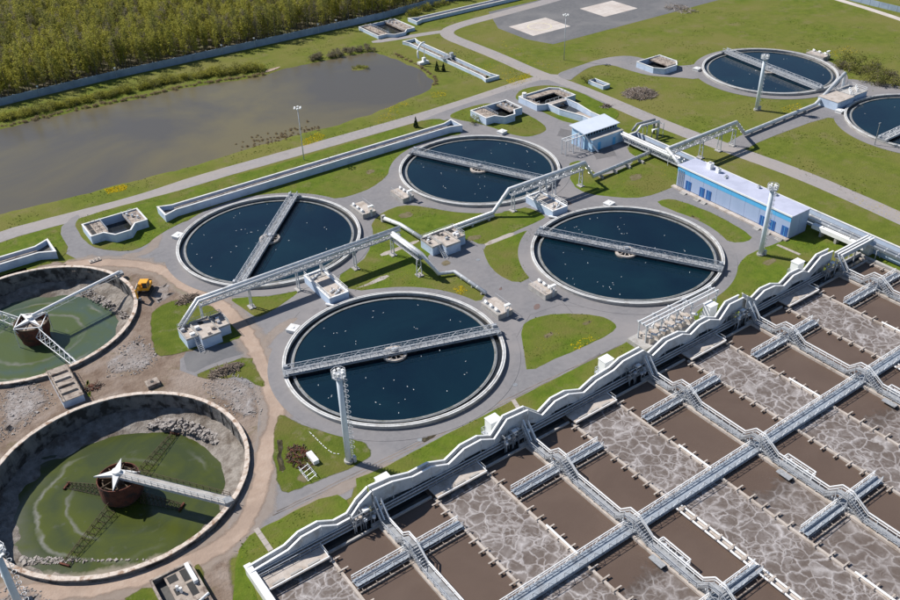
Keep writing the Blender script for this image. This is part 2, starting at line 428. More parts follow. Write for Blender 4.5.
def thing(name, label, cat, at=(0, 0, 0), group=None):
    o = bpy.data.objects.new(name, None)
    o.empty_display_size = 0.5
    COL.objects.link(o)
    p = XFace.fn((at[0], at[1], at[2])) if XFace.fn else at
    o.location = p
    o['_at'] = [p[0], p[1], p[2]]
    return tag(o, label, cat, group)

def copy_tree(o, parent=None):
    c = o.copy()
    COL.objects.link(c)
    c.parent = parent
    for ch in list(o.children):
        copy_tree(ch, c)
    return c

def copy_thing(o, loc, rotz=0.0, label=None, group=None, scale=None):
    c = copy_tree(o)
    c.location = loc
    c.rotation_euler = (0, 0, rotz)
    if scale:
        c.scale = (scale, scale, scale)
    if label:
        c['label'] = label
    if group:
        c['group'] = group
    return c

def struct(o):
    o['kind'] = 'structure'
    return o

def chaikin(p, it=2):
    for _ in range(it):
        q = []
        for i in range(len(p)):
            a, b = p[i], p[(i + 1) % len(p)]
            q += [(a[0] * .75 + b[0] * .25, a[1] * .75 + b[1] * .25), (a[0] * .25 + b[0] * .75, a[1] * .25 + b[1] * .75)]
        p = q
    return p

def outline(pts, step=1.5, jit=0.12, smooth=2, seed=0.0):
    p = chaikin(pts, smooth) if smooth else pts
    out = []
    for i in range(len(p)):
        a, b = Vector(p[i]), Vector(p[(i + 1) % len(p)])
        k = max(1, int((b - a).length / step))
        for j in range(k):
            q = a.lerp(b, j / k)
            w = noise.noise_vector(Vector((q.x * 0.35, q.y * 0.35, seed)))
            w2 = noise.noise_vector(Vector((q.x * 1.3, q.y * 1.3, seed + 9)))
            out.append((q.x + (w.x + 0.5 * w2.x) * jit, q.y + (w.y + 0.5 * w2.y) * jit))
    return out

def sheet(name, pts, z, mat, jit=0.12, smooth=2, feather=0.0, step=1.5, holes=(), skirt=0.3, kind='structure'):
    """a flat piece of ground with a slightly irregular edge; feather = width of the fading edge in metres"""
    p = outline(pts, step, jit, smooth, z * 100)
    n = len(p)
    if sum(p[i][0] * p[(i + 1) % n][1] - p[(i + 1) % n][0] * p[i][1] for i in range(n)) < 0:
        p = p[::-1]
    w = max(feather, skirt)
    inner = []
    for i in range(n):
        a, b, c = Vector(p[i - 1]), Vector(p[i]), Vector(p[(i + 1) % n])
        d = (c - a)
        d.normalize()
        inner.append((b.x - d.y * w, b.y + d.x * w))
    vs = [(x, y, z if feather else z - 0.03) for x, y in p] + [(x, y, z) for x, y in inner]
    fs = [(i, (i + 1) % n, n + (i + 1) % n, n + i) for i in range(n)]
    loops = [[Vector((x, y, 0)) for x, y in inner]] + [[Vector((x, y, 0)) for x, y in h] for h in holes]
    for h in holes:
        vs += [(x, y, z) for x, y in h]
    for a, b, c in tessellate_polygon(loops):
        pa, pb, pc = vs[n + a], vs[n + b], vs[n + c]
        if (pb[0] - pa[0]) * (pc[1] - pa[1]) - (pb[1] - pa[1]) * (pc[0] - pa[0]) < 0:
            b, c = c, b
        fs.append((n + a, n + b, n + c))
    me = bpy.data.meshes.new(name)
    me.from_pydata(vs, [], fs)
    at = me.attributes.new('edge', 'FLOAT', 'POINT')
    vals = np.ones(len(vs), dtype=np.float32)
    vals[:n] = 0.0
    at.data.foreach_set('value', vals)
    me.materials.append(M[mat])
    o = bpy.data.objects.new(name, me)
    COL.objects.link(o)
    o['kind'] = kind
    return o

def strip(line, w):
    """outline of a road of width w along a centre line"""
    L, Rr = [], []
    for i, p in enumerate(line):
        a, b = Vector(line[max(i - 1, 0)]), Vector(line[min(i + 1, len(line) - 1)])
        d = (b - a).normalized()
        L.append((p[0] - d.y * w / 2, p[1] + d.x * w / 2))
        Rr.append((p[0] + d.y * w / 2, p[1] - d.x * w / 2))
    return L + Rr[::-1]

def inside(px, py, poly):
    """vectorised point in polygon"""
    r = np.zeros(px.shape, bool)
    n = len(poly)
    for i in range(n):
        x0, y0 = poly[i]
        x1, y1 = poly[(i + 1) % n]
        if y0 == y1:
            continue
        hit = ((y0 > py) != (y1 > py)) & (px < (x1 - x0) * (py - y0) / (y1 - y0) + x0)
        r ^= hit
    return r

def dist_to(px, py, poly):
    d = np.full(px.shape, 1e9)
    n = len(poly)
    for i in range(n):
        ax, ay = poly[i]
        bx, by = poly[(i + 1) % n]
        ex, ey = bx - ax, by - ay
        t = np.clip(((px - ax) * ex + (py - ay) * ey) / (ex * ex + ey * ey + 1e-9), 0, 1)
        d = np.minimum(d, np.hypot(px - ax - t * ex, py - ay - t * ey))
    return d

def circle(cx, cy, r, n=96):
    return [(cx + r * math.cos(2 * math.pi * i / n), cy + r * math.sin(2 * math.pi * i / n)) for i in range(n)]

TANKS = {'D': (70.9, 125.35), 'C': (134.5, 126.1), 'A': (71.3, 182.7), 'B': (134.2, 182.6), 'E': (256.1, 183.25), 'F': (255.5, 127.1)}
DRY = {'G': (15.3, 124.4), 'H': (15.2, 181.6)}

# ---------------------------------------------------------------- ground
POND = [(16.37,292.76),(34.95,299.99),(55.62,300.17),(76.56,297.85),(95.07,297.11),(110.32,293.42),(120.69,291.36),(127.12,292.67),(135.68,292.41),(152.58,291.1),(164.05,288.9),(166.19,275.64),(167.07,259.98),(164.72,247.86),(158.66,241.92),(148.54,239.72),(129.76,235.39),(112.91,234.84),(106.71,235.93),(89.42,235.83),(74.74,235.31),(55.34,235.19),(39.44,236.3),(21.36,238.3),(6.88,237.56)]
def axis(lo, hi, step, far):
    core = list(np.arange(lo, hi + 0.1, step))
    out, d, x = [], step, hi
    while x < far:
        d *= 1.5
        x += d
        out.append(x)
    neg, d, x = [], step, lo
    while x > -far:
        d *= 1.5
        x -= d
        neg.append(x)
    return np.array(neg[::-1] + core + out)
gx, gy = axis(-70, 360, 2.0, 3500), axis(-10, 440, 2.0, 3500)
GX, GY = np.meshgrid(gx, gy)
nv = np.array([noise.noise(Vector((x * 0.12, y * 0.12, 0))) + 0.5 * noise.noise(Vector((x * 0.35, y * 0.35, 3))) for x, y in zip(GX.ravel(), GY.ravel())]).reshape(GX.shape)
sd = np.where(inside(GX, GY, POND), 1, -1) * dist_to(GX, GY, POND) + nv * 1.4
GZ = -np.clip(sd * 0.22 + 0.12, 0, 1.6)
isl = np.hypot((GX - (150.88,275.88)[0]) / 6.5, (GY - (150.88,275.88)[1]) / 4.5)
GZ = np.maximum(GZ, -0.2 - 0.3 * isl ** 2)
GZ = np.minimum(GZ, 0.0)
GZ = np.where((np.abs(GX) > 700) | (GY > 700) | (GY < -300), -2.0, GZ)
verts = np.stack([GX.ravel(), GY.ravel(), GZ.ravel()], 1)
W_ = len(gx)
faces = []
for j in range(len(gy) - 1):
    for i in range(W_ - 1):
        cx, cy = (gx[i] + gx[i + 1]) / 2, (gy[j] + gy[j + 1]) / 2
        if any(math.hypot(cx - a, cy - b) < 24.0 for a, b in DRY.values()):
            continue
        q = j * W_ + i
        faces.append((q, q + 1, q + 1 + W_, q + W_))
me = bpy.data.meshes.new('ground')
me.from_pydata(verts.tolist(), [], faces)
for q in me.polygons:
    q.use_smooth = True
me.materials.append(M['grass'])
ground = bpy.data.objects.new('ground', me)
COL.objects.link(ground)
struct(ground)
wm = MB()
wm.prism([(7.33,286.72),(17.77,300.94),(36.89,308.77),(78.43,303.36),(124.3,299.01),(139.72,300.27),(168.26,295.93),(172.02,279.38),(169.05,249.33),(157.65,235.76),(145.24,234.62),(103.99,230.62),(20.35,233.68),(-0.36,234.99)], -0.7, -0.28)
struct(wm.build('pond_water', 'pond_water'))
0 and sheet('pond_bank', [(16.5,293.56),(35.14,300.85),(55.86,301.06),(76.87,298.75),(95.44,298.04),(110.73,294.35),(121.14,292.3),(120.75,287.45),(108.7,289.73),(93.28,292.53),(74.75,292.49),(54.16,294.93),(33.65,294.09),(15.42,287.26)], 0.012, 'mud', 0.5, 1, 0.8, 2.0)
sheet('sandy_shore', [(122.08,293.49),(125.12,294.98),(129.37,294.86),(128.66,293.42),(124.53,292.14),(122.19,292.09)], 0.02, 'sand', 0.4, 1, 0.5, 1.0)

FENCE_Y = 320.6
sheet('forest_floor', [(-120, 322), (228, 322), (330, 420), (330, 640), (-120, 640)], 0.02, 'forest_floor', 0.8, 0, 0, 4.0)

# bare earth round the drained tanks, with round openings for the tanks
sheet('dirt_ground', [(-40, 60), (21, 72), (22.5, 92)] + [(23.08,93.66),(24.09,95.95),(26.29,98.68),(30.21,99.82),(34.09,100.61),(35.39,106.21),(38.64,114.13),(41.62,121.57),(45.33,126.77),(47.29,133.44),(49.56,143.74),(50.99,156.78),(49.05,163.95),(46.56,170.28),(45.2,180.07),(44.84,190.79),(39.13,198.05),(27.97,204.89),(20.76,205.31)] + [(14, 204), (-2, 206), (-30, 206)],
      0.02, 'dirt', 0.8, 1, 1.6, 1.2, holes=[circle(15.3, 124.4, 21.7)[::-1], circle(15.2, 181.6, 21.7)[::-1]])

# roads and yards
R1 = [(4.12,221.47),(18.64,225.93),(33.02,225.19),(46.8,224.1),(56.14,224),(70.75,225.46),(101.04,224.86),(120.94,224.61),(142.28,224.33),(166.24,225.43),(191.01,227.69),(199.4,224.58)]
sheet('pond_road', strip(R1, 5.6), 0.05, 'road', 0.08, 1)
R2 = [(323.34,304.81),(261.38,296.49),(227.69,294.56),(207.94,293.58),(198.93,291.05),(194.66,284.9),(195.13,270.6),(195.54,252.87),(194.72,232.19),(196.23,217.36),(196.71,201.94),(196.15,172.3),(197.78,150.91),(199.92,127.98),(199.31,109.53),(198.64,98.09),(197.29,82.16)]
sheet('cross_road', strip(R2, 5.8), 0.054, 'road', 0.08, 2)
sheet('chamber_road', strip([(168.58,297.2),(179.4,294.45),(191.71,292.18),(198.21,290.01)], 3.6), 0.046, 'road', 0.08, 1)
sheet('far_track', strip([(349.21,241.63),(346.4,219.9),(344.44,204.76),(341.45,189.78),(334.97,161.94)], 3.2), 0.03, 'pad', 0.1, 1)
YARD = [(30.8,219.71),(37.06,226.11),(38.19,223.87),(36.06,220.84),(35,209.58),(36.12,204.48),(41.48,198.58),(46.13,198.58),(51.13,202.73),(59.83,205.08),(89.5,202.38),(93.96,192.34),(105.61,192.02),(116.6,199.03),(126.1,205.04),(144.31,207.9),(149.12,216.82),(145.33,217.83),(139.37,221.6),(149.42,223.78),(165.72,224.73),(182.98,225.73),(194.23,226.3),(194.43,218.82),(195.53,200.66),(193.98,192.19),(187.39,189.2),(182.3,187.27),(181.82,175.22),(177.76,165.03),(177.87,150.01),(170.17,139.33),(169.04,115.96),(171.06,108.26),(167.28,107.02),(157.48,108.81),(151.71,107.13),(146.37,104.3),(138.56,101.18),(129.43,99.1),(111.38,99.18),(71.65,99.5),(52.49,99.02),(47.48,100.11),(44.08,96.19),(42.94,99.79),(32.56,99.64),(27.64,98.68),(24.49,96.13),(25.31,102.92),(29.9,107.49),(41.34,123.47),(44.5,135.54),(34.05,144.92),(36.69,151.78),(50.56,150.75),(50.82,161.64),(45.18,173.85),(44.3,190.64),(38.24,195.29),(29.11,202.3)]
sheet('service_yard', YARD, 0.058, 'asphalt', 0.06, 1)
sheet('tank_road', [(198.2,226.81),(209.24,228.07),(224.33,229.15),(233.98,223.99),(233.19,211.06),(239.02,204.97),(245.24,203.82),(233.73,191.67),(228.47,199.63),(222.75,205.53),(221.19,214.39),(220.64,222.68),(213.91,225.55),(202.41,220.87),(198.85,218.85)], 0.056, 'asphalt', 0.06, 2)
sheet('link_road', [(197.73,152.68),(209.93,154.7),(235.25,154.88),(250.91,154.88),(268.83,165.5),(272.69,159.96),(278.9,147.86),(271.88,143.4),(259.71,151.04),(245.89,146.34),(238.08,138.83),(239.42,144.52),(237.76,147.83),(208.77,148.35),(200.63,146.92)], 0.056, 'asphalt', 0.06, 1)
sheet('pump_pad', [(36.98,151.98),(40.45,150.61),(47.06,149.88),(50.41,150.42),(48.78,143.49),(41.19,144.7),(35.04,143.8)], 0.064, 'asphalt_dark', 0.1, 1)
sheet('helipad_apron', [(215.6, 262.5), (219.5, 251.7), (310, 251.7), (310, 300), (226, 300), (215.6, 280)], 0.03, 'asphalt_dark', 0.08, 0)
for (x0, x1, y0, y1, ttl) in ((220, 238.7, 263.9, 279.0, 1), (257.3, 275.5, 264.5, 279.4, 0)):
    nx, ny = 6, 5
    pad = MB().box(x0, x1, y0, y1, 0.0, 0.04).build('helipad', 'pad')
    struct(pad)
    for i in range(nx):
        for j in range(ny):
            w, h = (x1 - x0) / nx, (y1 - y0) / ny
            MB().box(x0 + i * w + 0.03, x0 + (i + 1) * w - 0.03, y0 + j * h + 0.03, y0 + (j + 1) * h - 0.03, 0.04, 0.062 + 0.006 * random.random()).build('slab', 'pad', pad)
    if ttl:
        MB().ring((x0 + x1) / 2, (y0 + y1) / 2, 4.3, 4.9, 0.05, 0.075, 48).build('painted_ring', 'pad_line', pad)

# lawns lying on the yard
LAWNS = [
    ([(35.49,220.62),(37.62,223.64),(62.99,222.35),(98.67,220.24),(139.37,221.6),(145.95,220.37),(147.04,215.46),(145.51,205.99),(142.6,205.49),(133.74,206.1),(125.36,203.88),(116.25,198.49),(111.21,194.51),(105.31,191.51),(100.17,191.1),(95.41,191.2),(87.1,197.69),(79.66,204.93),(67.27,206.77),(59.02,205.04),(50.95,202.24),(46.13,198.58),(41.67,198.43),(36.32,204.33),(34.85,209.08),(34.99,217.12)], 1),
    ([(10.31,219.03),(17.82,222.21),(24.94,222.33),(29.4,222.73),(31.14,220.09),(31.01,215.13),(30.72,208.04),(26.75,204.67),(20.87,205.78),(14.43,206.84),(7.77,206.02)], 1),
    ([(52.78,164.54),(56.81,162.47),(61.39,159.48),(66.19,158.84),(66.53,157.57),(61.38,155.54),(57.78,154.45),(54.57,154.06),(54.02,156.36),(53.39,161.14)], 1),
    ([(75.52,157.96),(81.72,159.7),(86.21,161.88),(91.69,168.3),(95.44,175.51),(101.25,178.31),(106.42,178.4),(109.78,175.1),(114.39,167.42),(119.65,162.67),(123.29,159.17),(126.51,160.03),(130.91,158.66),(131.88,151.18),(128.86,150.26),(115.06,149.67),(110.43,149.06),(109.47,154.59),(97.81,155.26),(94.93,145.24),(98.96,144.3),(99.25,132.62),(95.47,130.09),(93.99,134.64),(89.79,140.84),(84.31,146.55),(75.34,150.85)], 1),
    ([(109.96,148.83),(115.04,148.47),(124.37,148.64),(125.9,147.45),(119.34,143.97),(114.28,139.18),(111.52,133.6),(110.9,131.42),(106.45,131.19),(105.22,136.83),(106.81,142.67)], 1),
    ([(96.74,118.01),(100.92,118.91),(105.96,117.15),(112.72,111.33),(113.19,107.34),(112.04,105.54),(106.7,104.82),(96.63,105.37),(88.3,105.33),(90.56,108.73)], 1),
    ([(17.99,83.51),(22.83,93.84),(26.29,99.42),(32.52,99.93),(43.04,99.99),(44.21,96.09),(41.62,93.48),(30.98,93.28),(25.01,92.94),(22.06,80.54)], 1),
    ([(47.46,100.41),(52.99,99.84),(72.29,100.37),(100.96,100.9),(113.3,101.11),(113.74,97.4),(103.53,95.81),(73.94,95.16),(51.5,94.29),(45.69,96.37)], 0),
    ([(125.31,98.6),(130.83,100.36),(138.86,101.44),(146.69,104.57),(151.69,107.69),(157.12,109.08),(167.49,108.04),(172.53,107.13),(181.54,108.8),(181.83,87.3),(181.77,73.17),(169.44,66.03),(169.35,91.45),(166.18,91.76),(125.12,95.2)], 1),
    ([(157.86,139.75),(161.43,139.74),(163.81,137.19),(165.22,125.96),(163.88,113.81),(160.73,112.66),(157.07,114.89),(157.39,121.25),(158.67,131.04)], 1),
    ([(155.35,170.96),(160.52,170.18),(158.38,164.55),(157.15,158.48),(173.05,160.3),(174.68,167.46),(179.44,170.73),(180.07,161.48),(177.87,150.01),(172.43,144.21),(167.38,142.97),(157.64,143.4),(152.84,147.14),(147.52,154.14),(148.11,160.26)], 1),
    ([(150.23,220.01),(155.27,221.19),(163.16,221.28),(167.14,219.17),(169,212.28),(169.5,202.52),(167.86,193.92),(164.99,191.43),(159.44,191.17),(156.22,194.66),(155.23,202.06),(153.27,209.49),(149.12,216.82)], 2),
    ([(176.1,219.72),(180.7,222.88),(186.83,222.61),(191.27,220.2),(194.73,212.67),(193.94,197.57),(192.84,187.9),(185.57,184.65),(178.83,186.13),(174.76,192.31),(174.27,198.7),(174.41,209),(174.43,216.59)], 2),
]
for pts, sm in LAWNS:
    sheet('lawn', pts, 0.09, 'lawn', 0.14, sm, 0, 1.0)
# rough turf growing over the earth beside the drained tanks
for pts in ([(36.17,168.96),(39.25,171.4),(43.25,171.8),(47.51,168.06),(49.44,162.69),(49.7,151.84),(49.48,149.36),(45.21,149.14),(38.57,151.2),(35.79,151.62),(31.99,153.66),(33.48,160.15)],
            [(35.51,143.44),(40.8,143.79),(48.34,142.99),(47.08,137.48),(46.49,131.77),(44.87,131.86),(43.33,137.57),(38.78,139.45)],
            [(43.34,122.66),(45.26,123.29),(46.4,118.34),(49.73,113.21),(52.26,108.72),(53.69,107.34),(53.36,104.74),(52.07,102.93),(49.69,102.58),(45.1,103.03),(38.86,103.64),(35.88,103.89),(36.54,108.21),(39.19,115.27)],
            [(18.87,155.56),(19.59,153.47),(18.1,147.87),(17.07,150.1)], [(19.3,99.94),(19.79,97.23),(18.61,91.36),(13.23,86.98),(10.39,89.06),(16.65,97.24)], [(6.58,99.08),(12.15,100.08),(13.16,95.34),(9.25,91.9)]):
    sheet('rough_turf', pts, 0.075, 'lawn_soft', 0.35, 1, 0.7, 1.0)
# sandy vehicle tracks and dusty ground
TR = [(26.94,202.82),(38.24,195.29),(45.23,186.56),(47.28,173.27),(50.6,163.26),(50.69,151.54),(48.82,139.37),(46.08,128.75),(43.68,121.72),(39.33,116.75),(34.78,109.52),(30.1,103.29),(24.07,100.06),(16.82,100.11),(8.33,102.2),(0.69,106.23),(-9.14,112.54)]
sheet('dirt_shoulder', strip(TR, 8.5), 0.069, 'dust', 0.9, 2, 2.2, 1.0)
sheet('dirt_track', strip(TR, 4.8), 0.073, 'sand', 0.6, 2, 1.6, 0.8)
sheet('dusty_track', strip([(27.22,97.75),(36.82,99.66),(48.02,99.71),(55.68,99.34)], 3.0), 0.066, 'dust', 0.3, 1, 0.9, 1.2)
sheet('dusty_track', strip([(51.19,221.38),(51.31,203.22),(45.91,195.17),(39.22,196.83)], 4.0), 0.067, 'dust', 0.3, 1, 1.2, 1.2)
sheet('dusty_track', strip([(50.53,143.01),(55.7,147.75),(61.88,148.52)], 3.4), 0.068, 'dust', 0.3, 1, 1.2, 1.2)
for pts in ([(27.03,160.74),(32.41,163.15),(33.2,158.2),(31.85,152.13),(28.18,150.9),(23.01,153.22),(22.42,157.62)], [(37.5,140.8),(43.19,139.62),(45.05,131.36),(41.94,124.74),(38.11,125.88),(36.68,133.97)], [(40.66,180.38),(45.2,180.07),(44.22,172.56),(39.6,171.13),(38.04,174.28)],
            [(4.36,161.11),(10.14,162.1),(12.32,155.9),(11.96,151.74),(6.96,149.13),(1.19,146.74)], [(-9.3,111.78),(-3.96,110.53),(0.69,106.23),(-3.01,102.91),(-10.79,104.49)]):
    sheet('crushed_rubble', pts, 0.078, 'rubble_ground', 1.0, 1, 2.0, 1.0)
for pts in ([(77.87,104.21),(79.76,104.24),(79.21,103.21),(77.31,102.84)], [(103.99,122.65),(105.66,122.34),(104.38,120.46),(102.73,120.78)], [(141.61,155.19),(141.56,152.44),(140.08,151.53),(139.96,153.69)], [(101.88,132.12),(103.32,132.55),(102.51,131.14),(101.57,131.36)]):
    sheet('rust_stain', pts, 0.075, 'stain', 0.1, 2, 0.3, 0.5)
for pts in ([(88.73,161.09),(94.82,161.07),(100.05,161.24),(99.83,159.6),(94.2,159.2),(88.53,158.96)], [(76.09,151.29),(79.64,151.66),(85.39,152.53),(85.98,150.48),(80.1,150.28)], [(111.46,150.04),(116.36,150.18),(120,150.15),(119.85,148.41),(115.57,148.37),(110.9,148.11)]):
    sheet('earth_strip', pts, 0.095, 'slab', 0.15, 1, 0, 0.6)

for pts in ([(102.12,174.93),(106.57,174.85),(106.03,171.24),(101.83,171.2)], [(98.23,149.25),(100.72,149.59),(99.92,146.85),(97.47,146.53)], [(108.9,155.03),(113.58,154.49),(112.89,151.95),(108.83,152.07)], [(98.22,113.38),(101.28,113.25),(100.57,111.17),(97.7,111.19)], [(107.71,111.93),(110.08,111.5),(109.52,109.67),(107.17,110.11)], [(163,155.43),(167.66,154.88),(166.1,151.46),(161.3,151.44)],
            [(41.01,107.83),(41.76,104.92),(40.09,103.87),(39.11,106.31)], [(41.03,117.08),(42.12,116.92),(38.82,109.45),(37.36,108.77)], [(61.16,102.1),(66.03,102.37),(65.72,101.29),(61.16,100.82)], [(155.74,105.12),(160.52,104.78),(159.27,102.42),(154.74,102.65)], [(76.24,201.89),(81.88,201.75),(81.92,198.88),(76.98,199.23)], [(108.16,201.63),(112.09,201.76),(111.65,198.89),(108.19,198.44)], [(160.41,130.35),(160.78,126.8),(158.5,126.02),(158.1,128.88)], [(156.32,212.07),(163.06,210.75),(159.67,207.36),(154.94,207.16)]):
    sheet('worn_patch', pts, 0.097, 'worn', 0.5, 1, 0.9, 0.8)
for pts in ([(61.54,147.86),(69.15,148.67),(69.07,145.87),(61.2,144.48)], [(166.75,173.74),(173.49,171.9),(170.13,165.94),(163.56,167.78)], [(43.36,187.99),(47.13,188.46),(47.15,183.98),(43.31,182.58)], [(137.5,125.88),(140.2,127.3),(139.33,124.48)],
            [(170.39,190.93),(173.05,185.01),(168.05,181.58),(165.62,187.18)], [(143.16,111.51),(148.59,112.83),(146.98,109.66),(141.04,107.86)], [(89.67,115.57),(92.63,115.45),(90.78,111.82),(87.69,111.71)], [(92.73,100.84),(103.96,101.88),(103.48,100.21),(92.15,99.01)]):
    sheet('asphalt_patch', pts, 0.0615, 'patch', 0.15, 0, 0.5, 0.6)
for i, (x, y) in enumerate(((105.7,144.64), (93.63,119.03), (101.61,117.47), (61.44,101.89), (59.05,143), (165.71,178.95), (150.35,137.5), (93.11,181.93), (84.2,103.85), (140.94,109.5))):
    struct(MB().tube([(x, y, 0.05), (x, y, 0.085)], 0.5, 16).build('manhole_cover', 'galv_dark'))
for ln in ([(33.5,101.58),(43.31,101.48),(57,101.42),(78.93,101.63),(108.47,100.96)], [(32.6,101.18),(42.6,100.88),(56.19,100.79),(77.95,100.96),(106.92,100.47)]):
    sheet('tyre_track', strip(ln, 0.55), 0.0635, 'dust', 0.15, 1, 0.2, 1.0)
for ln in ([(56.3,101.93),(65.73,101.93),(79.28,102.08)], [(94.57,152.06),(94.09,144.81),(95.74,139.37)], [(96.41,126.04),(97.86,119.41)], [(47.18,141.41),(47.43,136.43)], [(157.87,185.17),(160.11,179),(170.48,177.84)], [(68.78,147.99),(72.89,148.74)], [(91.59,114.12),(101.12,120.13),(108.55,119.19),(115.65,111.43)], [(142.21,129.32),(152.68,135.7)], [(117.51,104.51),(132.87,105.02)], [(62.92,150.54),(57.37,146.48),(53.12,141.05)], [(45.26,193.34),(50.1,193.13)], [(109.8,120.64),(108.34,114.19)]):
    sheet('asphalt_seam', strip(ln, 0.14), 0.0645, 'seam', 0.12, 0, 0, 0.7, skirt=0.03)
# concrete aprons round the tanks
for k, (cx, cy) in TANKS.items():
    struct(MB().ring(cx, cy, 21.5, 24.9, 0.0, 0.105, 120).build('tank_apron', 'asphalt'))
# narrow slab paths from the road to the basin
for pts in ([(29.36,100.19),(29.33,94.73)], [(81.19,100.65),(80.29,97.46)], [(164.89,107.69),(165.32,101.65)], [(103.72,99.63),(102.89,97.07)]):
    (ax, ay), (bx, by) = pts
    n = max(2, int(math.hypot(bx - ax, by - ay) / 1.3))
    base = struct(MB().bar((ax, ay, 0.09), (bx, by, 0.09), 0.85, 0.03).build('slab_path', 'slab'))
    for i in range(n):
        t0, t1 = (i + 0.03) / n, (i + 0.97) / n
        MB().bar((ax + (bx - ax) * t0, ay + (by - ay) * t0, 0.11), (ax + (bx - ax) * t1, ay + (by - ay) * t1, 0.11), 0.8, 0.05).build('slab', 'slab', base)

# ---------------------------------------------------------------- round settling tanks
def make_tank(at, label):
    cx, cy = at
    t = thing('settling_tank', label, 'tank', (cx, cy, 0), 'round settling tanks filled with dark water')
    MB().ring(cx, cy, 21.35, 21.92, 0.0, 0.74, 120).build('wall', 'conc', t)
    MB().ring(cx, cy, 21.3, 22.0, 0.74, 0.9, 120).build('rim', 'rim', t)
    r = MB().ring(cx, cy, 21.6, 21.7, 0.9, 0.95, 120).build('rail', 'galv_dark', t)
    MB().ring(cx, cy, 20.1, 21.36, 0.0, 0.12, 120).build('launder_water', 'trough_water', t)
    MB().ring(cx, cy, 19.75, 20.1, 0.0, 0.40, 120).build('weir_wall', 'weir', t)
    MB().ring(cx, cy, 20.1, 20.32, 0.30, 0.34, 120).build('weir_plate', 'galv_dark', t)
    MB().disc(cx, cy, 19.76, 0.22, 120).build('water', 'tank_water', t)
    w = MB().ring(cx, cy, 1.9, 2.5, 0.0, 0.62, 40).build('center_well', 'conc_warm', t)
    MB().disc(cx, cy, 1.92, 0.3, 40).build('well_water', 'trough_water', w)
    m = MB()
    for i in range(10):
        a = i * math.pi / 5
        m.bar((cx + 0.5 * math.cos(a), cy + 0.5 * math.sin(a), 0.64), (cx + 2.2 * math.cos(a), cy + 2.2 * math.sin(a), 0.64), 0.16, 0.1)
    m.build('well_spokes', 'conc_warm', w)
    MB().tube([(cx, cy, 0.0), (cx, cy, 1.25)], 0.75, 18).build('pier', 'conc', t)
    return t

def make_bridge(at, ang, label, mat='galv', split=False):
    """scraper bridge across a tank, built along X and turned"""
    t = thing('scraper_bridge', label, 'bridge', (0, 0, 0), 'scraper bridges across the settling tanks')
    L, hw, z0, z1 = 21.6, 0.85, 1.25, 2.3
    d = MB().box(-L, L, -hw, hw, z0 - 0.06, z0).build('deck', 'grating', t)
    n = 26
    for s in (-1, 1):
        m = MB()
        y = s * hw
        m.bar((-L, y, z0 - 0.35), (L, y, z0 - 0.35), 0.16, 0.22)
        m.bar((-L, y, z0), (L, y, z0), 0.1, 0.12)
        m.bar((-L, y, z1), (L, y, z1), 0.11, 0.11)
        m.bar((-L, y, (z0 + z1) / 2), (L, y, (z0 + z1) / 2), 0.06, 0.06)
        for i in range(n + 1):
            x = -L + 2 * L * i / n
            m.bar((x, y, z0 - 0.35), (x, y, z1), 0.08, 0.08)
            if i < n:
                x2 = -L + 2 * L * (i + 1) / n
                a, b = (z0 - 0.35, z1) if i % 2 == 0 else (z1, z0 - 0.35)
                m.bar((x, y, a), (x2, y, b), 0.07, 0.07)
        m.build('truss', mat, t)
    for s in (-1, 1):
        e = MB().box(s * 21.5 - 0.5, s * 21.5 + 0.5, -1.5, 1.5, 0.96, 1.3).build('end_carriage', 'galv_dark', t)
        for y in (-1.2, 1.2):
            MB().tube([(s * 21.5 - 0.14, y, 1.14), (s * 21.5 + 0.14, y, 1.14)], 0.24, 12).build('wheel', 'black', e)
        MB().box(s * 21.3 - 0.45, s * 21.3 + 0.45, 0.9, 1.5, 1.3, 1.9).build('drive_motor', 'galv', t)
    MB().tube([(0, 0, 1.25), (0, 0, 1.75)], 0.55, 14).build('pivot', 'galv', t)
    for q in (-12, -7, 7, 12):
        MB().bar((q, 0, 0.1), (q, 0, z0), 0.12, 0.12).build('scraper_hanger', 'galv_dark', t)
    t.location = (at[0], at[1], 0)
    t.rotation_euler = (0, 0, ang)
    return t

T_LABEL = {'D': 'large round dark-water tank nearest the camera, behind the tall mast',
           'C': 'round dark-water tank in front of the long blue-striped building',
           'A': 'round dark-water tank crossed at its lower edge by the long pipe bridge',
           'B': 'round dark-water tank beside the small pale blue building',
           'E': 'far round dark-water tank with a mast standing in front of it',
           'F': 'round dark-water tank cut off by the right edge of the picture'}
B_ANG = {'D': math.atan2(-13.8, 41.7), 'A': math.atan2(30.9, 29.0), 'B': math.atan2(-39, 18.1), 'C': math.atan2(-37.1, 21.4), 'E': math.atan2(-43.7, -5.2), 'F': math.atan2(0.37, 12.1)}
B_LABEL = {'D': 'long latticed scraper bridge across the nearest round tank',
           'A': 'scraper bridge across the tank left of the long pipe bridge, pointing at the white channel',
           'B': 'scraper bridge across the round tank beside the small pale blue building',
           'C': 'scraper bridge across the tank in front of the long blue-striped building',
           'E': 'scraper bridge across the far tank, passing behind the mast head',
           'F': 'white scraper bridge on the tank at the right edge of the picture'}
tank0 = make_tank(TANKS['D'], T_LABEL['D'])
for k in 'CABEF':
    copy_thing(tank0, (TANKS[k][0], TANKS[k][1], 0), 0, T_LABEL[k])
bridge0 = make_bridge(TANKS['D'], B_ANG['D'], B_LABEL['D'])
for k in 'CABE':
    copy_thing(bridge0, (TANKS[k][0], TANKS[k][1], 0), B_ANG[k], B_LABEL[k])
make_bridge(TANKS['F'], B_ANG['F'], B_LABEL['F'], 'white')

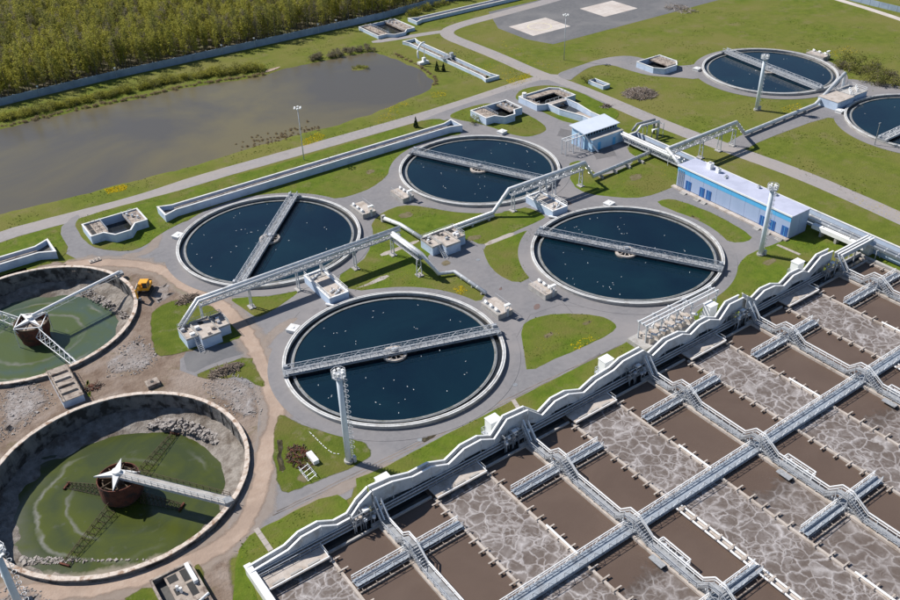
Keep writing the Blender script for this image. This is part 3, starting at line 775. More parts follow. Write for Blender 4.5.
# ---------------------------------------------------------------- drained tanks
def drained(at, key, label, water, wr, wz):
    cx, cy = at
    t = thing('drained_tank', label, 'tank', (cx, cy, 0), 'drained round tanks')
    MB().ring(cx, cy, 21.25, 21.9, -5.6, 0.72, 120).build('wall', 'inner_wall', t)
    m = MB()
    rim = m.ring(cx, cy, 21.2, 22.0, 0.72, 0.9, 120)
    m.v = [(x + 0.10 * noise.noise(Vector((x, y, z))), y + 0.10 * noise.noise(Vector((x, y, z + 5))), z + (0.07 * noise.noise(Vector((x * 1.5, y * 1.5, 9))) if z > 0.8 else 0)) for x, y, z in m.v]
    m.build('rim', 'old_rim', t)
    # floor: a shallow cone with heaps of sediment
    vs, fs, na, nr = [(cx, cy, -5.6)], [], 96, 20
    for j in range(1, nr + 1):
        r = 21.3 * j / nr
        for i in range(na):
            a = 2 * math.pi * i / na
            x, y = cx + r * math.cos(a), cy + r * math.sin(a)
            z = -5.4 + 1.35 * (r / 21.3) ** 2.0
            edge = max(0, (r - 14.5) / 6.8)
            z += edge * (0.5 + 1.1 * max(0, math.cos(a - (0.55 if key == 'G' else 0.3)))) + edge * 0.9 * noise.noise(Vector((x * 0.25, y * 0.25, 1))) + 0.35 * edge * noise.noise(Vector((x * 0.9, y * 0.9, 4)))
            vs.append((x, y, z))
    for i in range(na):
        fs.append((0, 1 + i, 1 + (i + 1) % na))
    for j in range(nr - 1):
        for i in range(na):
            a, b = 1 + j * na + i, 1 + j * na + (i + 1) % na
            fs.append((a, b, b + na, a + na)[::1])
    MB().add(vs, [q if len(q) == 3 else (q[0], q[3], q[2], q[1]) for q in fs]).build('floor', 'rubble_floor', t, True)
    MB().disc(cx, cy, 20.6, wz, 96).build('stagnant_water', water, t)
    # pilasters and pipe stubs on the inner wall
    for i in range(40):
        a = 2 * math.pi * (i + 0.5) / 40
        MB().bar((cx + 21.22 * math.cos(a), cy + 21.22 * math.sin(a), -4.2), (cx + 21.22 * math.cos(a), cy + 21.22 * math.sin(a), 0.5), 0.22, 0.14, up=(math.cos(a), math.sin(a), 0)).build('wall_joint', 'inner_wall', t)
    return t
M['rubble_floor'] = surf('sediment', (0.17, 0.145, 0.125), (0.32, 0.29, 0.26), 0.7, (0.13, 0.105, 0.085), 0.25, (0.5, 0.62), rough=0.95, bump=1.2, bscale=1.4)
drained(DRY['G'], 'G', 'drained round tank with bright green algae water and a star-topped drum', 'algae_g', 17.5, -4.2)
drained(DRY['H'], 'H', 'drained round tank with grey green water at the left edge, beside the excavator', 'algae_h', 18, -4.1)

def lattice(m, a, b, w, h, n, r=0.07):
    """triangular lattice arm from a to b"""
    a, b = Vector(a), Vector(b)
    d = (b - a)
    s = Vector((-d.y, d.x, 0)).normalized() * w / 2
    up = Vector((0, 0, h))
    for q in (s, -s):
        m.bar(a + q, b + q * 0.6, r, r)
    m.bar(a + up, b + up * 0.45, r, r)
    for i in range(n):
        t0, t1 = i / n, (i + 1) / n
        tm = (t0 + t1) / 2
        top = a + d * tm + up * (1 - 0.55 * tm)
        for q in (s, -s):
            qq = q * (1 - 0.4 * t0)
            m.bar(a + d * t0 + qq, top, r * 0.8, r * 0.8)
            m.bar(a + d * t1 + qq, top, r * 0.8, r * 0.8)
        m.bar(a + d * t0 + s * (1 - 0.4 * t0), a + d * t0 - s * (1 - 0.4 * t0), r * 0.8, r * 0.8)

# green tank: rusty drum with white star beam, service bridge, lattice arms
gx0, gy0 = DRY['G']
dr = thing('central_drum', 'rusty round drum under the white star in the green algae tank', 'drum', (gx0, gy0, -5))
MB().ring(gx0, gy0, 3.35, 3.5, -3.2, 0.4, 40).build('drum_wall', 'rust', dr)
MB().ring(gx0, gy0, 2.5, 2.7, -5.4, 0.0, 28).build('inner_shell', 'rust_dark', dr)
MB().tube([(gx0, gy0, -5.5), (gx0, gy0, 0.9)], 0.7, 14).build('column', 'conc_old', dr)
m = MB()
for i in range(8):
    a = i * math.pi / 4 + 0.2
    m.bar((gx0, gy0, 0.1), (gx0 + 3.4 * math.cos(a), gy0 + 3.4 * math.sin(a), 0.1), 0.14, 0.2)
m.build('spoke_frame', 'rust_dark', dr)
star = thing('star_beam', 'white four-pointed star beam on top of the rusty drum', 'beam', (gx0, gy0, 0.9))
for i in range(4):
    a = R(62) + i * math.pi / 2
    c, s = math.cos(a), math.sin(a)
    L = 3.9
    w = 0.7
    vs = [(gx0 - s * w, gy0 + c * w, 0.9), (gx0 + s * w, gy0 - c * w, 0.9), (gx0 + c * L, gy0 + s * L, 0.75),
          (gx0 - s * w, gy0 + c * w, 1.5), (gx0 + s * w, gy0 - c * w, 1.5), (gx0 + c * L, gy0 + s * L, 1.0)]
    MB().add(vs, [(0, 2, 1), (3, 4, 5), (0, 1, 4, 3), (1, 2, 5, 4), (2, 0, 3, 5)]).build('arm', 'white_conc', star)
MB().tube([(gx0, gy0, 0.9), (gx0, gy0, 1.85)], 0.75, 14).build('hub', 'white', star)
sb = thing('service_bridge', 'grey walkway with rusty rails from the star drum to the tank rim', 'walkway', (gx0, gy0, 0.9))
ex, ey = gx0 + 21.3 * math.cos(R(-53.6)), gy0 + 21.3 * math.sin(R(-53.6))
sx, sy = gx0 + 1.2 * math.cos(R(-53.6)), gy0 + 1.2 * math.sin(R(-53.6))
MB().bar((sx, sy, 1.25), (ex, ey, 1.25), 1.7, 0.14).build('deck', 'conc', sb)
px, py = -math.sin(R(-53.6)), math.cos(R(-53.6))
for q, mt in ((0.85, 'rust_dark'), (-0.85, 'galv')):
    m = MB()
    for z in (1.8, 2.3):
        m.bar((sx + px * q, sy + py * q, z), (ex + px * q, ey + py * q, z), 0.07, 0.07)
    for i in range(17):
        t = i / 16
        x, y = sx + (ex - sx) * t + px * q, sy + (ey - sy) * t + py * q
        m.bar((x, y, 1.3), (x, y, 2.32), 0.07, 0.07)
    m.bar((sx + px * q, sy + py * q, 1.05), (ex + px * q, ey + py * q, 1.05), 0.14, 0.35)
    m.build('railing', mt, sb)
MB().box(ex - 0.7, ex + 0.7, ey - 0.7, ey + 0.7, 0.9, 1.5).build('end_carriage', 'galv_dark', sb)
for (tx, ty), lab in (((28.14,134.34), 'rusty lattice scraper arm reaching away from the star drum'), ((2.79,115.12), 'rusty lattice scraper arm reaching towards the near rim from the star drum'),
                      ((7.97,132.67), 'short rusty lattice arm on the left of the star drum'), ((22.36,115.94), 'short rusty lattice arm under the grey walkway right of the star drum')):
    ar = thing('lattice_truss', lab, 'truss', (gx0, gy0, -4), 'rusty scraper arms in the green tank')
    d = Vector((tx - gx0, ty - gy0, 0)).normalized()
    m = MB()
    lattice(m, (gx0 + d.x * 3.6, gy0 + d.y * 3.6, -4.1), (tx, ty, -4.0), 1.6, 1.9, 9, 0.06)
    m.build('lattice', 'rust_dark', ar)
    MB().bar((tx - d.y * 0.9, ty + d.x * 0.9, -4.0), (tx + d.y * 0.9, ty - d.x * 0.9, -4.0), 0.3, 0.3).build('end_plate', 'rust', ar)

# grey tank: red drum in a white cage, white boom, lattice bridges
hx, hy = DRY['H']
dr = thing('central_drum', 'red rusty drum inside a white cage in the grey green tank', 'drum', (hx, hy, -5))
vs, fs, n = [], [], 36
for r, z in ((3.5, 0.3), (3.4, -1.6), (2.9, -3.4), (2.7, -5.2)):
    for i in range(n):
        vs.append((hx + r * math.cos(2 * math.pi * i / n), hy + r * math.sin(2 * math.pi * i / n), z))
for j in range(3):
    for i in range(n):
        fs.append((j * n + (i + 1) % n, j * n + i, (j + 1) * n + i, (j + 1) * n + (i + 1) % n))
MB().add(vs, fs).build('drum_wall', 'rust', dr)
MB().ring(hx, hy, 3.3, 3.55, 0.2, 0.42, 36).build('drum_rim', 'rust_dark', dr)
MB().disc(hx, hy, 3.35, -1.2, 36).build('sediment', 'conc_old', dr)
cage = MB()
c4p = [(hx + 3.9 * math.cos(R(17 + 90 * i)), hy + 3.9 * math.sin(R(17 + 90 * i))) for i in range(4)]
for i in range(4):
    a, b = c4p[i], c4p[(i + 1) % 4]
    cage.bar((*a, 0.55), (*b, 0.55), 0.17, 0.17)
    cage.bar((*a, 0.55), ((a[0] + b[0]) / 2 * 0.9 + hx * 0.1, (a[1] + b[1]) / 2 * 0.9 + hy * 0.1, -4.0), 0.13, 0.13)
    cage.bar((*b, 0.55), ((a[0] + b[0]) / 2 * 0.9 + hx * 0.1, (a[1] + b[1]) / 2 * 0.9 + hy * 0.1, -4.0), 0.13, 0.13)
    cage.bar((*a, 0.55), (a[0], a[1], -4.2), 0.13, 0.13)
cage.build('cage', 'white', dr)
star = thing('cross_beam', 'white cross beam on top of the red caged drum', 'beam', (hx, hy, 0.6))
for i in range(4):
    a = R(17 + 90 * i)
    c, s = math.cos(a), math.sin(a)
    vs = [(hx - s * .6, hy + c * .6, 0.65), (hx + s * .6, hy - c * .6, 0.65), (hx + c * 3.8, hy + s * 3.8, 0.65),
          (hx - s * .6, hy + c * .6, 1.2), (hx + s * .6, hy - c * .6, 1.2), (hx + c * 3.8, hy + s * 3.8, 0.9)]
    MB().add(vs, [(0, 2, 1), (3, 4, 5), (0, 1, 4, 3), (1, 2, 5, 4), (2, 0, 3, 5)]).build('arm', 'white', star)
MB().tube([(hx, hy, 0.65), (hx, hy, 1.7)], 0.6, 12).build('hub', 'white', star)
boom = thing('boom', 'long white pipe boom from the red drum to the far rim', 'boom', (hx, hy, 1))
bx, by = (36.43,187.86)
MB().tube([(hx + 0.6, hy + 0.3, 1.5), (bx, by, 1.6)], 0.34, 12).build('pipe', 'white', boom)
m = MB()
dv = Vector((bx - hx, by - hy, 0)).normalized()
for q in (-0.9, 0.9):
    m.bar((hx - dv.y * q, hy + dv.x * q, 1.2), (bx - dv.y * q, by + dv.x * q, 1.2), 0.06, 0.06)
    for i in range(14):
        t = (i + 0.5) / 14
        x, y = hx + (bx - hx) * t, hy + (by - hy) * t
        m.bar((x, y, 1.5), (x - dv.y * q, y + dv.x * q, 1.2), 0.05, 0.05)
m.build('stay_frame', 'galv', boom)
MB().box(bx - 0.8, bx + 0.8, by - 0.8, by + 0.8, 0.9, 1.5).build('end_carriage', 'galv_dark', boom)
for end, lab in (((18.93,160.81), 'white lattice bridge from the red drum to the near rim'), ((4.79,200.83), 'white lattice bridge from the red drum to the left edge of the picture')):
    lb = thing('lattice_bridge', lab, 'bridge', (hx, hy, 0))
    m = MB()
    d = Vector((end[0] - hx, end[1] - hy, 0)).normalized()
    lattice(m, (hx + d.x * 3.4, hy + d.y * 3.4, -1.6), (end[0], end[1], -0.4), 1.9, 2.0, 8, 0.12)
    m.build('lattice', 'white', lb)

# ---------------------------------------------------------------- channels and chambers
def open_box(t, poly, h, th, floor_z, wall='blue_wall', inner='pit', coping='white_conc', water=None):
    """chamber: a wall part, a coping part and a floor following an outline"""
    n = len(poly)
    if sum(poly[i][0] * poly[(i + 1) % n][1] - poly[(i + 1) % n][0] * poly[i][1] for i in range(n)) < 0:
        poly = poly[::-1]
    def off(d):
        out = []
        for i in range(n):
            p0, p1, p2 = Vector(poly[i - 1]), Vector(poly[i]), Vector(poly[(i + 1) % n])
            d1, d2 = (p1 - p0).normalized(), (p2 - p1).normalized()
            n1, n2 = Vector((-d1.y, d1.x)), Vector((-d2.y, d2.x))
            b = (n1 + n2)
            b = b / max(0.25, b.dot(n1)) if b.length > 1e-6 else n1
            out.append((p1.x + b.x * d, p1.y + b.y * d))
        return out
    inn, c0, c1 = off(th), off(-0.06), off(th + 0.06)
    def ringm(o, i_, z0, z1):
        vs = [(x, y, z0) for x, y in o] + [(x, y, z1) for x, y in o] + [(x, y, z1) for x, y in i_] + [(x, y, z0) for x, y in i_]
        fs = []
        for k in range(n):
            k2 = (k + 1) % n
            fs += [(k, k2, n + k2, n + k), (n + k, n + k2, 2 * n + k2, 2 * n + k), (2 * n + k, 2 * n + k2, 3 * n + k2, 3 * n + k)]
        return MB().add(vs, fs)
    ringm(poly, inn, 0.0, h - 0.14).build('wall', wall, t)
    ringm(c0, c1, h - 0.14, h).build('coping', coping, t)
    MB().prism(off(th - 0.02), 0.0, floor_z).build('floor' if not water else 'water', inner if not water else water, t)
    return inn

def channel(name, label, x0, x1, y0, y1, flare, h=2.0, along='x', ends=(1, 1), fl=3.5, inner='pit', mid=True):
    """long open channel whose ends flare out; along x or y"""
    t = thing(name, label, 'channel', ((x0 + x1) / 2, (y0 + y1) / 2, 0), 'long open concrete channels')
    def S(a, b):
        return (a, b) if along == 'x' else (b, a)
    if along == 'x':
        a0, a1, b0, b1 = x0, x1, y0, y1
    else:
        a0, a1, b0, b1 = y0, y1, x0, x1
    lo, hi = [], []
    if ends[0]:
        lo += [(a0, b0 - flare), (a0 + fl, b0)]
        hi += [(a0, b1 + flare), (a0 + fl, b1)]
    else:
        lo += [(a0, b0)]
        hi += [(a0, b1)]
    if ends[1]:
        lo += [(a1 - fl, b0), (a1, b0 - flare)]
        hi += [(a1 - fl, b1), (a1, b1 + flare)]
    else:
        lo += [(a1, b0)]
        hi += [(a1, b1)]
    poly = [S(*p) for p in lo] + [S(*p) for p in hi[::-1]]
    open_box(t, poly, h, 0.35, h - 1.3, inner=inner)
    if mid:
        c = (b0 + b1) / 2
        m = MB()
        p, q = S(a0 + fl, c - 0.16), S(a1 - fl, c + 0.16)
        m.box(min(p[0], q[0]), max(p[0], q[0]), min(p[1], q[1]), max(p[1], q[1]), h - 1.35, h - 0.35)
        m.build('divider', 'conc_old', t)
        for s in (-1, 1):
            p, q = S(a0 + fl, c + s * 0.85 - 0.45), S(a1 - fl, c + s * 0.85 + 0.45)
            MB().box(min(p[0], q[0]), max(p[0], q[0]), min(p[1], q[1]), max(p[1], q[1]), h - 1.35, h - 1.2).build('water', 'trough_water', t)
    return t

channel('channel', 'long white-edged open channel running behind the two middle tanks beside the road', 54.4, 146, 208.2, 211.6, 1.3, 2.1)
channel('channel', 'short end of a white-edged channel at the left edge beside the dirt', -40, 27.3, 207.4, 211.2, 1.9, 2.1, ends=(0, 1))
channel('channel', 'brown-floored white channel on the grass between the pond and the cross road', 177.0, 181.0, 235.5, 287.5, 0.9, 1.2, 'y')
channel('channel', 'long brown-floored channel running off the top of the picture by the perimeter wall', 193.4, 300, 305.5, 309.0, 1.6, 1.4, ends=(1, 0))
t = channel('channel', 'long brown-floored channel running behind the blue-striped building to the right edge', 178.6, 182.9, 60, 172.0, 0, 2.0, 'y', ends=(0, 0), mid=False)
t = thing('bridge_deck', 'dark machinery bridge across the middle of the brown channel on the grass', 'platform', (179, 261.5, 1.2))
MB().box(176.4, 181.6, 260.3, 262.6, 1.2, 1.45).build('deck', 'galv_dark', t)
m = MB()
for x in (176.5, 178.2, 179.9, 181.5):
    for y in (260.4, 262.5):
        m.bar((x, y, 1.45), (x, y, 2.5), 0.08)
for y in (260.4, 262.5):
    m.bar((176.5, y, 2.5), (181.5, y, 2.5), 0.08)
m.build('railing', 'galv_dark', t)
MB().box(179.8, 181.0, 261.0, 262.0, 1.45, 2.6).build('motor', 'galv', t)

def gate_row(t, x, y0, y1, z, mat='galv', n=4, w=1.0):
    for i in range(n):
        m = MB()
        y = y0 + (y1 - y0) * i / max(1, n - 1)
        m.bar((x - w / 2, y, z), (x - w / 2, y, z + 1.0), 0.09)
        m.bar((x + w / 2, y, z), (x + w / 2, y, z + 1.0), 0.09)
        m.bar((x - w / 2, y, z + 1.0), (x + w / 2, y, z + 1.0), 0.09)
        m.build('gate_frame', mat, t)

def bulged(x0, x1, y0, y1, b, f0=0.22, f1=0.36):
    """chamber outline with a trapezoid bulge of depth b on its lower side"""
    L = x1 - x0
    return [(x0, y0), (x0 + L * f0, y0), (x0 + L * f1, y0 - b), (x1 - L * f1, y0 - b), (x1 - L * f0, y0), (x1, y0), (x1, y1), (x0, y1)]

def dist_chamber(label, x0, x1, y0, y1, b, h, hole, clutter=True, flip=False):
    """distribution chamber: bulged walls, a deep black basin in the middle, stained deck slabs either side"""
    t = thing('distribution_chamber', label, 'chamber', ((x0 + x1) / 2, (y0 + y1) / 2, 0), 'concrete distribution chambers')
    open_box(t, bulged(x0, x1, y0, y1, b), h, 0.3, 0.1, water='trough_water')
    hx0, hx1 = hole
    for a0, a1 in ((x0 + 0.3, hx0), (hx1, x1 - 0.3)):
        MB().box(a0, a1, y0 + 0.3, y1 - 0.3, h - 0.7, h - 0.35).build('deck', 'conc_old', t)
    # two black slots in the outer deck
    xs = x0 + 0.7 if not flip else x1 - 1.7
    for k in range(2):
        yy = y0 + 0.6 + k * (y1 - y0 - 1.2) / 2
        MB().box(xs, xs + 1.0, yy + 0.15, yy + (y1 - y0 - 1.2) / 2 - 0.15, h - 0.349, h - 0.30).build('slot', 'black', t)
    gate_row(t, (hx0 + x0) / 2 + 0.4, y0 + 1.0, y1 - 0.8, h - 0.35, 'conc_old', 4)
    gate_row(t, (hx1 + x1) / 2, y0 + 1.0, y1 - 0.8, h - 0.35, 'galv', 3)
    m = MB()
    for a in (hx0, hx1):
        m.bar((a, y0 + 0.3, h + 0.45), (a, y1 - 0.3, h + 0.45), 0.06)
        m.bar((a, y0 + 0.3, h + 0.05), (a, y1 - 0.3, h + 0.05), 0.06)
        for i in range(6):
            y = y0 + 0.3 + (y1 - y0 - 0.6) * i / 5
            m.bar((a, y, h - 0.4), (a, y, h + 0.45), 0.06)
    m.build('railing', 'galv', t)
    for i in range(3):
        MB().box(hx1 + 0.6 + i * 0.9, hx1 + 1.1 + i * 0.9, y1 - 2.2 - i * 1.4, y1 - 1.5 - i * 1.4, h - 0.35, h + 0.25).build('motor', 'galv', t)
    return t
dist_chamber('white-walled chamber with a black square basin left of the long channel', 36.0, 50.0, 207.2, 214.9, 2.8, 2.3, (40.3, 45.9))
dist_chamber('white-walled chamber with a black basin behind the round tank, a shrub at its corner', 154.3, 168.2, 206.2, 214.3, 2.8, 2.4, (159.0, 163.8), flip=True)
dist_chamber('brown-decked chamber with a black basin below the perimeter wall at the top', 172.3, 189.0, 298.6, 313.5, 2.5, 1.3, (177.3, 184.0))
t = thing('distribution_chamber', 'chamber on the paved spur left of the far round tank', 'chamber', (230, 208, 0), 'concrete distribution chambers')
open_box(t, [(225.2, 206.6), (227.3, 203.6), (233.4, 203.6), (236.4, 206.6), (236.4, 214.6), (225.2, 214.6)], 2.1, 0.3, 0.1, water='trough_water')
MB().box(231.0, 236.1, 205.5, 214.3, 1.4, 1.75).build('deck', 'conc_old', t)
gate_row(t, 233.4, 206, 213.6, 1.75, 'conc_old', 6)
t = thing('distribution_chamber', 'large chamber with black basins and a long channel leading to the small blue building', 'chamber', (181, 200, 0), 'concrete distribution chambers')
open_box(t, [(173.4, 205.4), (175.6, 204.2), (176.6, 204.2), (176.6, 198.5), (178.6, 190), (178.6, 181.5), (182.9, 181.5), (182.9, 191), (184.2, 198.5), (184.2, 204.4), (188.4, 204.4), (188.4, 212.2), (186, 214.6), (173.4, 214.6)], 2.1, 0.3, 0.15, water='trough_water')
MB().box(173.7, 175.6, 205.6, 214.2, 1.2, 1.6).build('deck', 'conc_old', t)
MB().box(175.6, 188.0, 211.2, 214.0, 1.2, 1.6).build('deck', 'conc_old', t)
MB().box(185.4, 188.1, 204.8, 211.2, 1.2, 1.6).build('deck', 'conc_old', t)
MB().box(176.9, 184.0, 203.6, 205.6, 1.2, 1.62).build('deck', 'conc_warm', t)
MB().box(179.0, 182.5, 182, 196, 0.15, 0.55).build('channel_floor', 'conc_old', t)
gate_row(t, 174.7, 206.4, 213.4, 1.6, 'galv', 4)
gate_row(t, 186.8, 205.6, 210.6, 1.6, 'conc_old', 4)
MB().tube([(174.6, 213.2, 1.6), (174.6, 213.2, 3.4)], 0.7, 14).build('white_tank', 'white', t)
m = MB()
for y in (203.7, 205.5):
    m.bar((177, y, 2.6), (184, y, 2.6), 0.07)
    for i in range(5):
        m.bar((177 + i * 1.75, y, 1.6), (177 + i * 1.75, y, 2.6), 0.07)
m.build('railing', 'galv', t)
t = thing('trough', 'small white concrete trough on the grass above the cross road', 'trough', (203.2, 209.5, 0))
open_box(t, [(201.8, 206), (204.8, 206), (204.8, 213.2), (201.8, 213.2)], 1.3, 0.3, 0.4)

# ---------------------------------------------------------------- pump houses and small chambers
def pump_house(label, x0, y0):
    t = thing('pump_house', label, 'pump house', (x0 + 4.6, y0 + 3.4, 0), 'stepped concrete pump houses')
    MB().box(x0, x0 + 2.5, y0 + 1.9, y0 + 6.9, 0, 2.1).build('wing', 'blue_wall', t)
    MB().box(x0 + 2.5, x0 + 6.6, y0, y0 + 6.9, 0, 2.3).build('middle_block', 'blue_wall', t)
    MB().box(x0 + 6.6, x0 + 9.3, y0 + 1.9, y0 + 6.9, 0, 2.1).build('wing', 'blue_wall', t)
    for a0, a1, b0, b1, z in ((x0 - .05, x0 + 2.5, y0 + 1.85, y0 + 6.95, 2.1), (x0 + 2.5, x0 + 6.6, y0 - .05, y0 + 6.95, 2.3), (x0 + 6.6, x0 + 9.35, y0 + 1.85, y0 + 6.95, 2.1)):
        rf = MB().box(a0, a1, b0, b1, z, z + 0.08).build('roof', 'conc_warm', t)
        m = MB()
        m.box(a0, a1, b0, b0 + 0.18, z + 0.08, z + 0.4)
        m.box(a0, a1, b1 - 0.18, b1, z + 0.08, z + 0.4)
        m.box(a0, a0 + 0.18, b0 + 0.18, b1 - 0.18, z + 0.08, z + 0.4)
        m.box(a1 - 0.18, a1, b0 + 0.18, b1 - 0.18, z + 0.08, z + 0.4)
        m.build('parapet', 'conc', rf)
        rnd = random.Random(int(a0 * 7))
        for k in range(3):
            cx, cy = rnd.uniform(a0 + 0.6, a1 - 0.6), rnd.uniform(b0 + 0.8, b1 - 0.8)
            s = rnd.uniform(0.25, 0.5)
            MB().box(cx - s, cx + s, cy - s * 0.7, cy + s * 0.7, z + 0.08, z + 0.3 + s).build('roof_unit', rnd.choice(['white', 'galv', 'conc_warm']), rf)
        MB().box((a0 + a1) / 2 - 0.5, (a0 + a1) / 2 + 0.5, b1 - 1.7, b1 - 0.6, z + 0.08, z + 0.16).build('hatch', 'black', rf)
    m = MB()
    for z in (2.9, 3.4):
        m.bar((x0 + 9.2, y0 + 2, z), (x0 + 9.2, y0 + 6.8, z), 0.06)
        m.bar((x0 + 0.1, y0 + 6.8, z), (x0 + 9.2, y0 + 6.8, z), 0.06)
    for i in range(6):
        m.bar((x0 + 9.2, y0 + 2 + i * 0.95, 2.1), (x0 + 9.2, y0 + 2 + i * 0.95, 3.4), 0.06)
        m.bar((x0 + i * 1.8, y0 + 6.8, 2.1), (x0 + i * 1.8, y0 + 6.8, 3.4), 0.06)
    m.build('railing', 'galv', t)
    st = MB()
    for i in range(9):
        st.box(x0 + 1.5, x0 + 2.45, y0 - 0.7 + i * 0.29, y0 - 0.4 + i * 0.29, i * 0.23, i * 0.23 + 0.08)
    for x in (x0 + 1.45, x0 + 2.45):
        st.bar((x, y0 - 0.7, 0.05), (x, y0 + 1.9, 2.1), 0.08, 0.25)
        st.bar((x, y0 - 0.7, 1.05), (x, y0 + 1.9, 3.1), 0.06, 0.06)
    st.build('stair', 'galv', t)
    return t
pump_house('stepped pump house at the left foot of the long pipe bridge', 38.7, 150.3)
pump_house('stepped pump house at the centre where the silver pipes meet', 98.4, 150.5)

def bridge_chamber(label, x0, x1, y0, y1):
    t = thing('valve_chamber', label, 'chamber', ((x0 + x1) / 2, (y0 + y1) / 2, 0), 'long valve chambers between tank pairs')
    open_box(t, [(x0, y0), (x1, y0), (x1, y1), (x0, y1)], 2.1, 0.28, 1.6, inner='conc_warm', wall='blue_wall', coping='white')
    m = MB()
    for x in (x0 + 0.1, x1 - 0.1):
        for z in (2.6, 3.1):
            m.bar((x, y0 + 0.1, z), (x, y1 - 0.1, z), 0.07)
        for i in range(9):
            y = y0 + 0.1 + (y1 - y0 - 0.2) * i / 8
            m.bar((x, y, 2.1), (x, y, 3.1), 0.07)
    m.build('railing', 'white', t)
    m2 = MB()
    m2.box(x0 + 0.4, x1 - 0.4, y1 - 2.4, y1 - 0.6, 1.6, 1.72)
    m2.build('cover', 'conc', t)
    for k, (fx, fy) in enumerate(((0.55, 0.1), (0.72, 0.16), (0.45, 0.2), (0.3, 0.8), (0.6, 0.86))):
        x, y = x0 + (x1 - x0) * fx, y0 + (y1 - y0) * fy
        v = MB().tube([(x - 0.7, y, 1.9), (x + 0.7, y + 0.5, 1.9)], 0.2, 10).build('valve_pipe', 'white', t)
        MB().tube([(x, y + 0.25, 1.9), (x, y + 0.25, 2.7)], 0.1, 8).build('valve_stem', 'galv_dark', v)
    MB().tube([(x1 - 0.5, y1 - 0.4, 1.6), (x1 - 0.5, y1 - 0.4, 4.6)], 0.3, 10).build('riser_pipe', 'pipe', t)
    MB().tube([(x0 + 0.6, y0 - 0.9, 0.5), (x0 - 0.6, y0 + 0.8, 0.5)], 0.28, 10).build('outlet_pipe', 'white', t)
    return t
bridge_chamber('long valve chamber under the pipe bridge between the left and nearest tanks', 69.1, 73.8, 148.4, 160.2)
bridge_chamber('long valve chamber under the pipe bridge beside the small oval lawn', 132.1, 136.9, 149.3, 159.8)

def small_chamber(label, x0, x1, y0, y1, side):
    t = thing('tank_chamber', label, 'chamber', ((x0 + x1) / 2, (y0 + y1) / 2, 0), 'small outlet chambers beside the tanks')
    h = 1.3
    MB().box(x0, x1, y0, y1, 0, h).build('block', 'conc', t)
    MB().box(x0 - 0.05, x1 + 0.05, y0 - 0.05, y1 + 0.05, h, h + 0.1).build('slab', 'conc_warm', t)
    xs = x0 + 0.75 if side < 0 else x1 - 0.75
    MB().box(min(xs, xs + side * 0.75) - (0.0), max(xs, xs + side * 0.75), y0 - 0.02, y1 + 0.02, h + 0.1, h + 0.16).build('walk_strip', 'conc', t)
    for k in range(3):
        y = y0 + 1.6 + k * (y1 - y0 - 2.4) / 2
        p = MB().tube([(xs - 0.1, y - 0.45, h + 0.45), (xs + 0.1, y + 0.45, h + 0.45)], 0.3, 12).build('pump', 'white', t)
        MB().box(xs - 0.35, xs + 0.35, y - 0.25, y + 0.25, h + 0.1, h + 0.35).build('pump_base', 'galv', p)
    m = MB()
    xg = (x0 + x1) / 2 + 0.5
    for x in (xg - 0.5, xg + 0.5):
        m.bar((x, y0 + 0.1, h), (x, y0 + 0.1, h + 1.6), 0.14)
    m.box(xg - 0.7, xg + 0.7, y0 - 0.25, y0 + 0.45, h + 1.6, h + 1.85)
    m.build('gate_portal', 'white', t)
    MB().box(xg - 0.3, xg + 0.3, y0 - 0.12, y0 - 0.03, 0.1, h + 0.8).build('ladder', 'galv', t)
    m = MB()
    xr = x1 - 0.1 if side < 0 else x0 + 0.1
    m.bar((xr, y0 + 0.1, h + 1.1), (xr, y1 - 0.1, h + 1.1), 0.05)
    for i in range(6):
        y = y0 + 0.1 + (y1 - y0 - 0.2) * i / 5
        m.bar((xr, y, h), (xr, y, h + 1.1), 0.05)
    m.build('railing', 'galv', t)
    return t
small_chamber('small pump chamber at the right rim of the nearest round tank', 94.5, 98.3, 122.4, 128.4, -1)
small_chamber('small pump chamber at the left rim of the tank before the blue-striped building', 107.1, 110.3, 122.3, 128.0, 1)
small_chamber('small pump chamber at the right rim of the tank under the pipe bridge', 94.5, 98.3, 177.7, 184.2, -1)
small_chamber('small pump chamber at the left rim of the tank by the small blue building', 107.0, 110.4, 178.8, 184.8, 1)
small_chamber('small chamber behind the far right rim of the distant tank', 278.6, 282.6, 178.6, 185.6, 1)

t = thing('junction_chamber', 'brown stained concrete chamber joining the two drained tanks', 'chamber', (15, 154, 0))
MB().box(13.1, 16.9, 148.5, 159.9, 0, 1.5).build('block', 'blue_wall', t)
MB().box(13.0, 17.0, 148.45, 160.0, 1.5, 1.62).build('slab', 'conc_old', t)
for i in range(4):
    MB().box(13.5, 16.4, 150.6 + i * 2.3, 151.0 + i * 2.3, 1.62, 2.0).build('beam', 'conc_old' if i != 2 else 'conc_warm', t)
m = MB()
for x in (13.1, 16.9):
    m.bar((x, 148.6, 2.6), (x, 159.8, 2.6), 0.06)
    for i in range(8):
        m.bar((x, 148.6 + i * 1.6, 1.6), (x, 148.6 + i * 1.6, 2.6), 0.06)
m.build('railing', 'rust_dark', t)
t = thing('sludge_chamber', 'grey concrete chamber with black openings at the bottom left edge', 'chamber', (15, 94, 0))
open_box(t, [(12.0, 88), (18.2, 88), (18.2, 99), (12.0, 99)], 1.5, 0.25, 0.3, inner='pit', wall='conc_old', coping='conc_old')
MB().box(13.9, 17.95, 88.3, 98.7, 0.8, 1.2).build('deck', 'conc_old', t)
for a, b, c, d in ((16.2, 17.2, 95.9, 98.3), (16.2, 17.2, 92.8, 95.4), (14.2, 17.4, 90.2, 91.8), (14.3, 15.3, 94.2, 95.6), (14.2, 15.6, 96.8, 98.2)):
    MB().box(a, b, c, d, 1.2, 1.24).build('opening', 'black', t)
